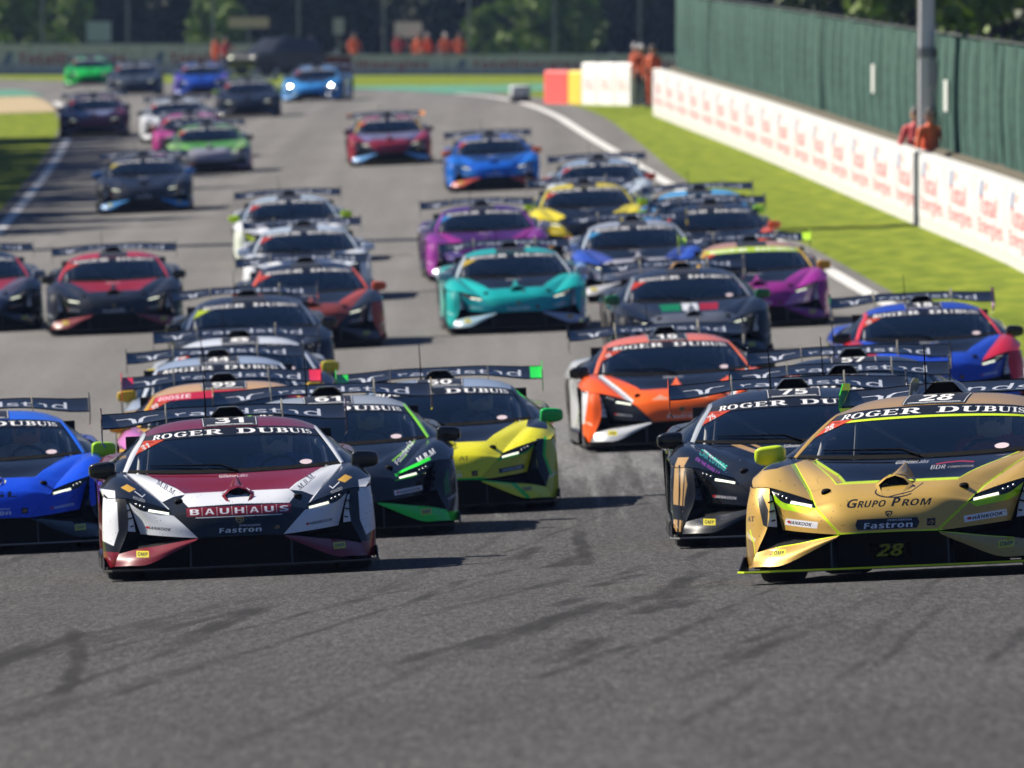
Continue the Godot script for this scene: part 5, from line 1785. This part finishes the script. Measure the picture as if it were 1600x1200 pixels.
func make_background() -> void:
	var bark := mat(Color(0.16, 0.13, 0.10), 0.9)
	var dark := leaf_material(Color(0.22, 0.28, 0.15), Color(0.09, 0.12, 0.03))
	var fresh := leaf_material(Color(0.42, 0.52, 0.20), Color(0.42, 0.50, 0.12))
	var kinds := []
	for k in 3:
		kinds.append({"called": "forest_tree", "category": "tree", "trunk": trunk_mesh(11.0, .28, 80 + k), "bark": bark, "leaf": dark, "crowns": [[leaf_mesh(90 + k, Vector3(3.6, 4.6, 3.6), 2600, .34), V(0, 9.5, 0)], [leaf_mesh(95 + k, Vector3(3.0, 2.4, 3.0), 1500, .30), V(.4, 3.2, .2)]]})
	var bush := {"called": "leafy_bush", "category": "bush", "trunk": trunk_mesh(2.6, .08, 88), "bark": bark, "leaf": fresh, "crowns": [[leaf_mesh(99, Vector3(1.1, 2.0, 1.1), 1300, .13), V(0, 1.9, 0)]]}
	# wood behind the far barrier
	var i := 0
	for row in 4:
		for k in 13:
			var x := -46.0 + 4.6 * k + 2.0 * (row % 2) + rng.randf_range(-.8, .8)
			var d := 708.0 + row * 9.0 + rng.randf_range(-2.0, 2.0)
			tree("dark forest tree in the wood behind the far barrier", x, d, kinds[i % 3], rng.randf_range(.9, 1.25), rng.randf() * TAU, "trees of the far wood")
			i += 1
	# trees behind the windbreak on the right
	for k in 12:
		tree("dark tree standing behind the green windbreak fence", 13.5 + (k % 2) * 4.0 - k * .35, 250.0 + k * 17.0, kinds[k % 3], rng.randf_range(.8, 1.05), rng.randf() * TAU, "trees behind the windbreak")
	# trees on the left bank, which shade the verge and the track edge
	for k in 50:
		tree("tall tree on the bank left of the track, shading the verge", -22.4 - (k % 3) * 3.0 - k * .05, 276.0 + k * 2.4, kinds[(k + 1) % 3], rng.randf_range(.95, 1.1), rng.randf() * TAU, "trees on the left bank")
	# sunlit young growth in front of the wood
	for q in [[-1.2, 655.0, .9], [.2, 656.0, 1.25], [1.4, 654.0, 1.1], [2.4, 655.5, 1.35], [3.2, 656.5, 1.1]]:
		tree("pale green bush catching the sun before the dark wood", q[0], q[1], bush, q[2], q[0] * 2.0, "sunlit bushes at the far barrier")
	for q in [[-24.0, 654.0, 1.2], [-22.6, 655.0, 1.3], [-20.9, 656.0, 1.1], [-14.2, 655.0, 1.1], [-13.2, 654.0, 1.0]]:
		tree("yellow green bush beside the far barrier near the black off-roader", q[0], q[1], bush, q[2], q[0] * 2.0, "bushes near the off-roader")
	for q in [[10.5, 300.0, 1.5], [9.6, 330.0, 1.4]]:
		tree("bush showing above the green windbreak fence", q[0], q[1], bush, q[2], q[0], "bushes above the windbreak")

	# far barrier with printed cloth
	var steel := mat(Color(0.55, 0.58, 0.64), 0.6)
	var ban := banner_print(Color(0.80, 0.80, 0.81), Color(0.70, 0.24, 0.28), Color(0.34, 0.42, 0.62), false)
	var wall := thing("far_barrier", "blue grey barrier printed with dark red letters in front of the wood", "barrier")
	var b := MB.new()
	b.box(V(3.5, .49, -.12), V(6.98, .98, .2))
	var sm := b.mesh()
	b = MB.new()
	b.poly([V(.03, .06, -.016), V(6.97, .06, -.016), V(6.97, .94, -.016), V(.03, .94, -.016)], V(3, .5, -2), false, [Vector2(0, 1), Vector2(1, 1), Vector2(1, 0), Vector2(0, 0)])
	var fm := b.mesh()
	for k in 8:
		var x := -45.0 + 7.0 * k
		var p := Vector3(x, ground(x, 640.0), -640.0); var q := Vector3(x + 7.0, ground(x + 7.0, 640.0), -640.0)
		var s := part("barrier_section", sm, steel, wall)
		s.transform = Transform3D(Basis(), p)
		s.rotation.z = atan2(q.y - p.y, 7.0)
		if x < -12.0: s.scale.y = 1.5
		part("printed_banner", fm, ban, s)
	# catch fence behind it
	var fence := thing("catch_fence", "dark wire catch fence on steel posts behind the far barrier", "fence")
	var wire := MB.new()
	for k in 24: wire.box(V(2.0, .1 + .15 * k, 0), V(4.0, .010, .010))
	for k in 20: wire.box(V(.1 + .2 * k, 1.8, 0), V(.010, 3.5, .010))
	var wm := wire.mesh()
	var pb := MB.new()
	pb.tube([V(0, -.2, 0), V(0, 3.7, 0)], [.05], 8)
	var pm := pb.mesh()
	var wire_m := mat(Color(0.12, 0.16, 0.16), 0.6, 0.3)
	var grey := mat(Color(0.42, 0.46, 0.48), 0.5, 0.4)
	for k in 14:
		var x := -46.0 + 4.0 * k
		part("wire_panel", wm, wire_m, fence).position = Vector3(x, ground(x, 648.0) + .2, -648.0)
		part("fence_post", pm, grey, fence).position = Vector3(x, ground(x, 648.0), -648.0)
	# boards and a red container by the barrier
	for q in [["white_board", "white board on a post behind the far barrier", -4.85, 645.0, 1.25, .72, 1.75, "c9cdd0"], ["grey_board", "pale grey board on a post between the left bushes", -19.3, 646.0, 1.15, .95, 1.55, "8fa0a8"], ["sand_board", "sand coloured board behind the black off-roader", -12.3, 646.0, 1.9, .5, 2.2, "b8a890"], ["slim_board", "slim grey board beside the red container", -8.1, 646.0, .5, .75, 1.9, "98a4a6"]]:
		var o := thing("notice_board", q[1], "sign")
		o.position = Vector3(q[2], ground(q[2], q[3]), -q[3])
		var mb := MB.new()
		mb.box(V(0, q[6] + q[5] * .5, 0), V(q[4], q[5], .05))
		part("board", mb.mesh(), mat(K(q[7]), 0.6), o)
		mb = MB.new()
		mb.tube([V(0, 0, -.06), V(0, q[6] + q[5], -.06)], [.04], 8)
		part("post", mb.mesh(), grey, o)
	var box := thing("red_container", "rust red container behind the far barrier", "container")
	box.position = Vector3(-8.2, ground(-8.2, 634.0), -634.0)
	var cb := MB.new()
	cb.box(V(0, .45, 0), V(1.7, .9, 1.2))
	part("body", cb.mesh(), mat(K("7c2a22"), 0.6), box)
	cb = MB.new()
	for k in 8: cb.box(V(-.72 + .205 * k, .45, .61), V(.06, .8, .03))
	part("rib", cb.mesh(), mat(K("6c241e"), 0.6), box)
	offroader()
	# unseen tower of made-up kind, added to cast a long shadow across road and wall
	var mast := thing("shadow_tower", "tall grey tower unseen left of the track, added to cast a band of shadow over it", "tower")
	mast.position = Vector3(-16.5, ground(-16.5, 256.5), -256.5)
	var fb := MB.new()
	fb.box(V(0, 13.5, 0), V(1.0, 28.0, 1.0))
	part("shaft", fb.mesh(), grey, mast)
	for k in 6:
		fb = MB.new()
		fb.box(V(0, 4.0 + 4.2 * k, .52), V(.85, 2.6, .05))
		part("panel", fb.mesh(), mat(Color(0.16, 0.18, 0.22), 0.5), mast)


func offroader() -> void:
	var o := thing("off_roader", "black off-roader with one lit lamp parked before the far barrier", "car")
	o.position = Vector3(-10.7, ground(-10.7, 628.0), -628.0)
	o.rotation.y = -.75
	var b := MB.new()   # side outline (z forward, y) pushed across x
	var side := PackedVector2Array([Vector2(2.25, .35), Vector2(2.30, .75), Vector2(2.18, .98), Vector2(1.15, 1.08), Vector2(-2.25, 1.10), Vector2(-2.30, .40), Vector2(-1.9, .32), Vector2(1.9, .30)])
	b.plate(side, 0, -.92, .92)
	part("body", b.mesh(), paint(K("1c1f24")), o)
	b = MB.new()
	b.patch([[V(.86, 1.08, 1.10), V(.87, 1.08, -.4), V(.86, 1.09, -2.2)], [V(.76, 1.45, .62), V(.77, 1.47, -.5), V(.76, 1.46, -2.05)], [V(.66, 1.70, .25), V(.68, 1.74, -.6), V(.66, 1.70, -1.85)]], 3, 4, V(0, 1.2, -.5))
	b.patch([[V(-.66, 1.70, .25), V(0, 1.73, .27), V(.66, 1.70, .25)], [V(-.68, 1.74, -.6), V(0, 1.78, -.6), V(.68, 1.74, -.6)], [V(-.66, 1.70, -1.85), V(0, 1.73, -1.87), V(.66, 1.70, -1.85)]], 3, 3, V(0, 1.2, -.5), false)
	part("cabin", b.mesh(), paint(K("23272d")), o)
	b = MB.new()
	b.patch([[V(-.84, 1.09, 1.14), V(0, 1.09, 1.20), V(.84, 1.09, 1.14)], [V(-.66, 1.69, .28), V(0, 1.72, .31), V(.66, 1.69, .28)]], 3, 3, V(0, 1.0, -.5), false)
	part("windscreen", b.mesh(), paint(K("12161c")), o)
	for s in [-1.0, 1.0]:
		b = MB.new()
		b.blob(V(.70 * s, .78, 2.20), V(.16, .10, .10), 2.4, 12, 8)
		part("headlight", b.mesh(), M.led if s < 0.0 else M.steel, o)
		for z in [1.45, -1.45]:
			b = MB.new()
			b.lathe_x(V(.80 * s, .36, z), [[.2, -.13], [.34, -.13], [.36, -.09], [.36, .09], [.34, .13], [.2, .13]], 24)
			part("wheel", b.mesh(), M.tyre, o)


# ---------------------------------------------------------------- people: one continuous skin round a skeleton, each

func figure(bones: Array, cell: float) -> ArrayMesh:
	# bones: [from, to, radius from, radius to, colour]; the skin is where the smooth union of tapered capsules is zero
	var lo := Vector3(1e9, 1e9, 1e9); var hi := -lo
	for q in bones:
		for e in 2:
			lo = lo.min(q[e] - Vector3.ONE * (q[2 + e] + .06)); hi = hi.max(q[e] + Vector3.ONE * (q[2 + e] + .06))
	var nx := int((hi.x - lo.x) / cell) + 2; var ny := int((hi.y - lo.y) / cell) + 2; var nz := int((hi.z - lo.z) / cell) + 2
	var f := PackedFloat32Array(); f.resize(nx * ny * nz); f.fill(1.0)
	var own := PackedInt32Array(); own.resize(nx * ny * nz)
	var best := PackedFloat32Array(); best.resize(nx * ny * nz); best.fill(1e9)
	for bi in bones.size():
		var q: Array = bones[bi]
		var a: Vector3 = q[0]; var ab: Vector3 = q[1] - a
		var l2 := maxf(ab.length_squared(), 1e-8)
		var m := maxf(q[2], q[3]) + .07
		var p0: Vector3 = (q[0] as Vector3).min(q[1]) - Vector3.ONE * m - lo; var p1: Vector3 = (q[0] as Vector3).max(q[1]) + Vector3.ONE * m - lo
		for z in range(maxi(int(p0.z / cell), 0), mini(int(p1.z / cell) + 2, nz)):
			for y in range(maxi(int(p0.y / cell), 0), mini(int(p1.y / cell) + 2, ny)):
				for x in range(maxi(int(p0.x / cell), 0), mini(int(p1.x / cell) + 2, nx)):
					var p := lo + Vector3(x, y, z) * cell
					var t := clampf((p - a).dot(ab) / l2, 0.0, 1.0)
					var dd := (p - a - ab * t).length() - lerpf(q[2], q[3], t)
					var k := (z * ny + y) * nx + x
					if dd < best[k]:
						best[k] = dd; own[k] = bi
					var h := clampf(.5 + .5 * (f[k] - dd) / .035, 0.0, 1.0)
					f[k] = lerpf(f[k], dd, h) - .035 * h * (1.0 - h) if f[k] < .9 else dd
	var b := MB.new()
	b.use_colour = true
	var at := {}
	for z in nz - 1:
		for y in ny - 1:
			for x in nx - 1:
				var s := Vector3.ZERO; var c := 0
				var base := (z * ny + y) * nx + x
				var inside := 0
				for o in 8:
					if f[base + (o & 1) + ((o >> 1) & 1) * nx + ((o >> 2) & 1) * nx * ny] < 0.0: inside += 1
				if inside == 0 or inside == 8: continue
				for e in [[0, 1], [2, 3], [4, 5], [6, 7], [0, 2], [1, 3], [4, 6], [5, 7], [0, 4], [1, 5], [2, 6], [3, 7]]:
					var i0: int = e[0]; var i1: int = e[1]
					var a0 := f[base + (i0 & 1) + ((i0 >> 1) & 1) * nx + ((i0 >> 2) & 1) * nx * ny]; var a1 := f[base + (i1 & 1) + ((i1 >> 1) & 1) * nx + ((i1 >> 2) & 1) * nx * ny]
					if (a0 < 0.0) != (a1 < 0.0):
						var t := a0 / (a0 - a1)
						var v0 := Vector3(i0 & 1, (i0 >> 1) & 1, (i0 >> 2) & 1); var v1 := Vector3(i1 & 1, (i1 >> 1) & 1, (i1 >> 2) & 1)
						s += v0.lerp(v1, t); c += 1
				var g := Vector3(f[base + 1] - f[base], f[base + nx] - f[base], f[base + nx * ny] - f[base]).normalized()
				b.colour = bones[own[base]][4]
				at[base] = b.vert(lo + (Vector3(x, y, z) + s / c) * cell, g)
	for z in range(1, nz - 1):
		for y in range(1, ny - 1):
			for x in range(1, nx - 1):
				var k := (z * ny + y) * nx + x
				var st := [1, nx, nx * ny]
				for ax in 3:
					if (f[k] < 0.0) == (f[k + st[ax]] < 0.0): continue
					var u: int = st[(ax + 1) % 3]; var w: int = st[(ax + 2) % 3]
					var q := [k, k - u, k - u - w, k - w]
					if at.has(q[0]) and at.has(q[1]) and at.has(q[2]) and at.has(q[3]):
						b.tri(at[q[0]], at[q[1]], at[q[2]]); b.tri(at[q[0]], at[q[2]], at[q[3]])
	return b.mesh()


func marshal_bones(suit: Color, legs: Color, cap: Color, arm_up: float, twist: float) -> Array:
	var skin := Color(.42, .24, .17)
	var boots := Color(.02, .02, .02)
	var bones := [
		[V(0, .98, 0), V(0, 1.20, 0), .145, .15, suit], [V(0, 1.20, 0), V(0, 1.40, 0), .155, .13, suit], [V(-.15, 1.40, 0), V(.15, 1.40, 0), .075, .075, suit],
		[V(0, 1.45, 0), V(0, 1.54, .01), .055, .055, skin], [V(0, 1.62, .02), V(0, 1.68, .01), .085, .095, skin], [V(0, 1.70, .0), V(0, 1.735, -.005), .10, .085, cap], [V(0, 1.705, .06), V(0, 1.70, .135), .06, .035, cap],
		[V(0, 1.62, .10), V(0, 1.605, .115), .014, .016, skin], [V(-.092, 1.64, 0), V(-.098, 1.62, 0), .018, .014, skin], [V(.092, 1.64, 0), V(.098, 1.62, 0), .018, .014, skin]]
	for s in [-1.0, 1.0]:
		var hip := V(.09 * s, .93, 0); var knee := V(.10 * s, .50, .03); var ank := V(.11 * s, .09, -.02)
		bones.append([hip, knee, .095, .066, legs]); bones.append([knee, ank, .066, .048, legs]); bones.append([ank + V(0, -.04, 0), V(.125 * s, .04, .14), .048, .042, boots])
		var sh := V(.20 * s, 1.39, 0)
		var a := arm_up if s > 0.0 else arm_up * .3
		var el := sh + V(.07 * s, -.27 * cos(a), .27 * sin(a))
		var wr := el + V(-.03 * s + twist * .1, -.24 * cos(a * 1.7), .06 + .24 * sin(a * 1.7))
		bones.append([sh, el, .062, .048, suit]); bones.append([el, wr, .046, .034, suit])
		var hd := (wr - el).normalized()
		bones.append([wr, wr + hd * .08, .034, .032, skin])
		for k in 4: bones.append([wr + hd * .08 + V((k - 1.5) * .017, 0, 0), wr + hd * (.15 + .012 * (1 - absf(k - 1.5))) + V((k - 1.5) * .018, -.012, .012), .0105, .0095, skin])
		bones.append([wr + hd * .03 + V(-.03 * s, 0, .01), wr + hd * .09 + V(-.052 * s, 0, .03), .012, .010, skin])
	return bones


func make_people() -> void:
	var m := mat(Color.WHITE, 0.75)
	m.vertex_color_use_as_albedo = true
	var orange := Color(.80, .13, .035); var navy := Color(.02, .025, .05); var red := Color(.55, .05, .06)
	var meshes := [figure(marshal_bones(orange, orange, Color(.02, .02, .025), .5, .3), .022), figure(marshal_bones(orange, navy, Color(.5, .5, .52), .2, 0.0), .022), figure(marshal_bones(red, navy, Color(.03, .03, .04), .9, -.4), .022)]
	var who := [
		[0, 7.36, 243.4, .5, .16, "person in an orange marshal suit and dark cap leaning by the camera pole"],
		[2, 7.22, 247.0, -.3, .14, "person in red beside the camera pole, behind another marshal"],
		[1, 3.72, 398.0, .3, 0.0, "person in an orange jacket and dark trousers standing in the wall gap"],
		[0, 4.02, 394.0, -.4, 0.0, "person in full orange suit by the end of the white wall"],
		[1, 3.60, 404.0, 1.0, 0.0, "person in an orange jacket behind the white block, seen past another"],
		[0, -7.35, 643.0, .2, .15, "person in orange right of the red container behind the far barrier"],
		[2, -5.3, 643.0, .6, .15, "person in red under the white board behind the far barrier"],
		[0, -4.35, 643.0, -.4, .15, "person in orange right of the white board behind the far barrier"],
		[1, -3.95, 644.0, .9, .15, "person in an orange jacket close to another in orange behind the far barrier"],
		[1, -3.1, 643.0, 0.0, .15, "person in an orange jacket standing alone behind the far barrier"],
		[0, -2.45, 643.0, .3, .15, "person in orange nearest the sunlit bushes behind the far barrier"],
		[2, -13.1, 633.0, .5, 0.0, "person in red in front of the black off-roader"],
		[0, -13.6, 634.0, 1.2, 0.0, "person in orange at the nose of the black off-roader"],
		[2, -9.2, 634.0, -.6, 0.0, "person in red behind the tail of the black off-roader"],
	]
	for q in who:
		var o := part(numbered("person"), meshes[q[0]], m, self)
		tag(o, q[5], "person", "track marshals")
		o.position = Vector3(q[1], ground(q[1], q[2]) + q[4], -q[2])
		o.rotation.y = q[3]


# seated drivers behind the nearest windscreens; skeleton in the car's own axes
func driver_bones(suit: Color, helmet: Color) -> Array:
	var glove := Color(.03, .03, .035)
	var bones := [
		[V(.34, .46, -2.42), V(.34, .62, -2.44), .15, .15, suit], [V(.34, .62, -2.44), V(.34, .76, -2.43), .155, .13, suit], [V(.19, .765, -2.42), V(.49, .765, -2.42), .07, .07, suit],
		[V(.34, .80, -2.42), V(.34, .86, -2.41), .06, .06, glove], [V(.34, .905, -2.40), V(.34, .945, -2.415), .112, .115, helmet], [V(.34, .895, -2.35), V(.34, .885, -2.33), .085, .07, helmet], [V(.29, .93, -2.305), V(.39, .93, -2.305), .028, .028, Color(.01, .012, .015)],
		[V(.25, .44, -2.38), V(.24, .50, -1.98), .085, .065, suit], [V(.43, .44, -2.38), V(.44, .50, -1.98), .085, .065, suit]]
	for s in [-1.0, 1.0]:
		var sh := V(.34 + .19 * s, .765, -2.40); var el := V(.34 + .25 * s, .60, -2.24); var wr := V(.34 + .155 * s, .70, -2.04)
		bones.append([sh, el, .062, .050, suit]); bones.append([el, wr, .048, .038, suit])
		bones.append([wr, wr + V(-.01 * s, .02, .03), .036, .034, glove])
		for k in 4: bones.append([wr + V(0, -.02 + .016 * k, .05), wr + V(-.035 * s, -.022 + .017 * k, .062), .0105, .0095, glove])
		bones.append([wr + V(-.02 * s, .03, .02), wr + V(-.045 * s, .045, .04), .012, .010, glove])
	return bones


func seat_drivers(cars: Array) -> void:
	var m := mat(Color.WHITE, 0.5)
	m.vertex_color_use_as_albedo = true
	var kits := [["red and white", Color(.45, .04, .04), Color(.6, .6, .62), "gold"], ["blue", Color(.05, .12, .4), Color(.5, .55, .6), "maroon and white"], ["white", Color(.5, .5, .52), Color(.65, .25, .05), "royal blue"], ["black", Color(.03, .03, .035), Color(.55, .55, .2), "black and dark green"], ["grey", Color(.2, .2, .22), Color(.6, .6, .6), "yellow"], ["dark", Color(.04, .04, .05), Color(.5, .06, .05), "black and gold striped"]]
	for k in kits.size():
		var o := part(numbered("person"), figure(driver_bones(kits[k][1], kits[k][2]), .016), m, self)
		tag(o, "helmeted person in %s overalls at the wheel of the %s race car" % [kits[k][0], kits[k][3]], "person", "drivers at the wheel")
		o.transform = cars[k].transform
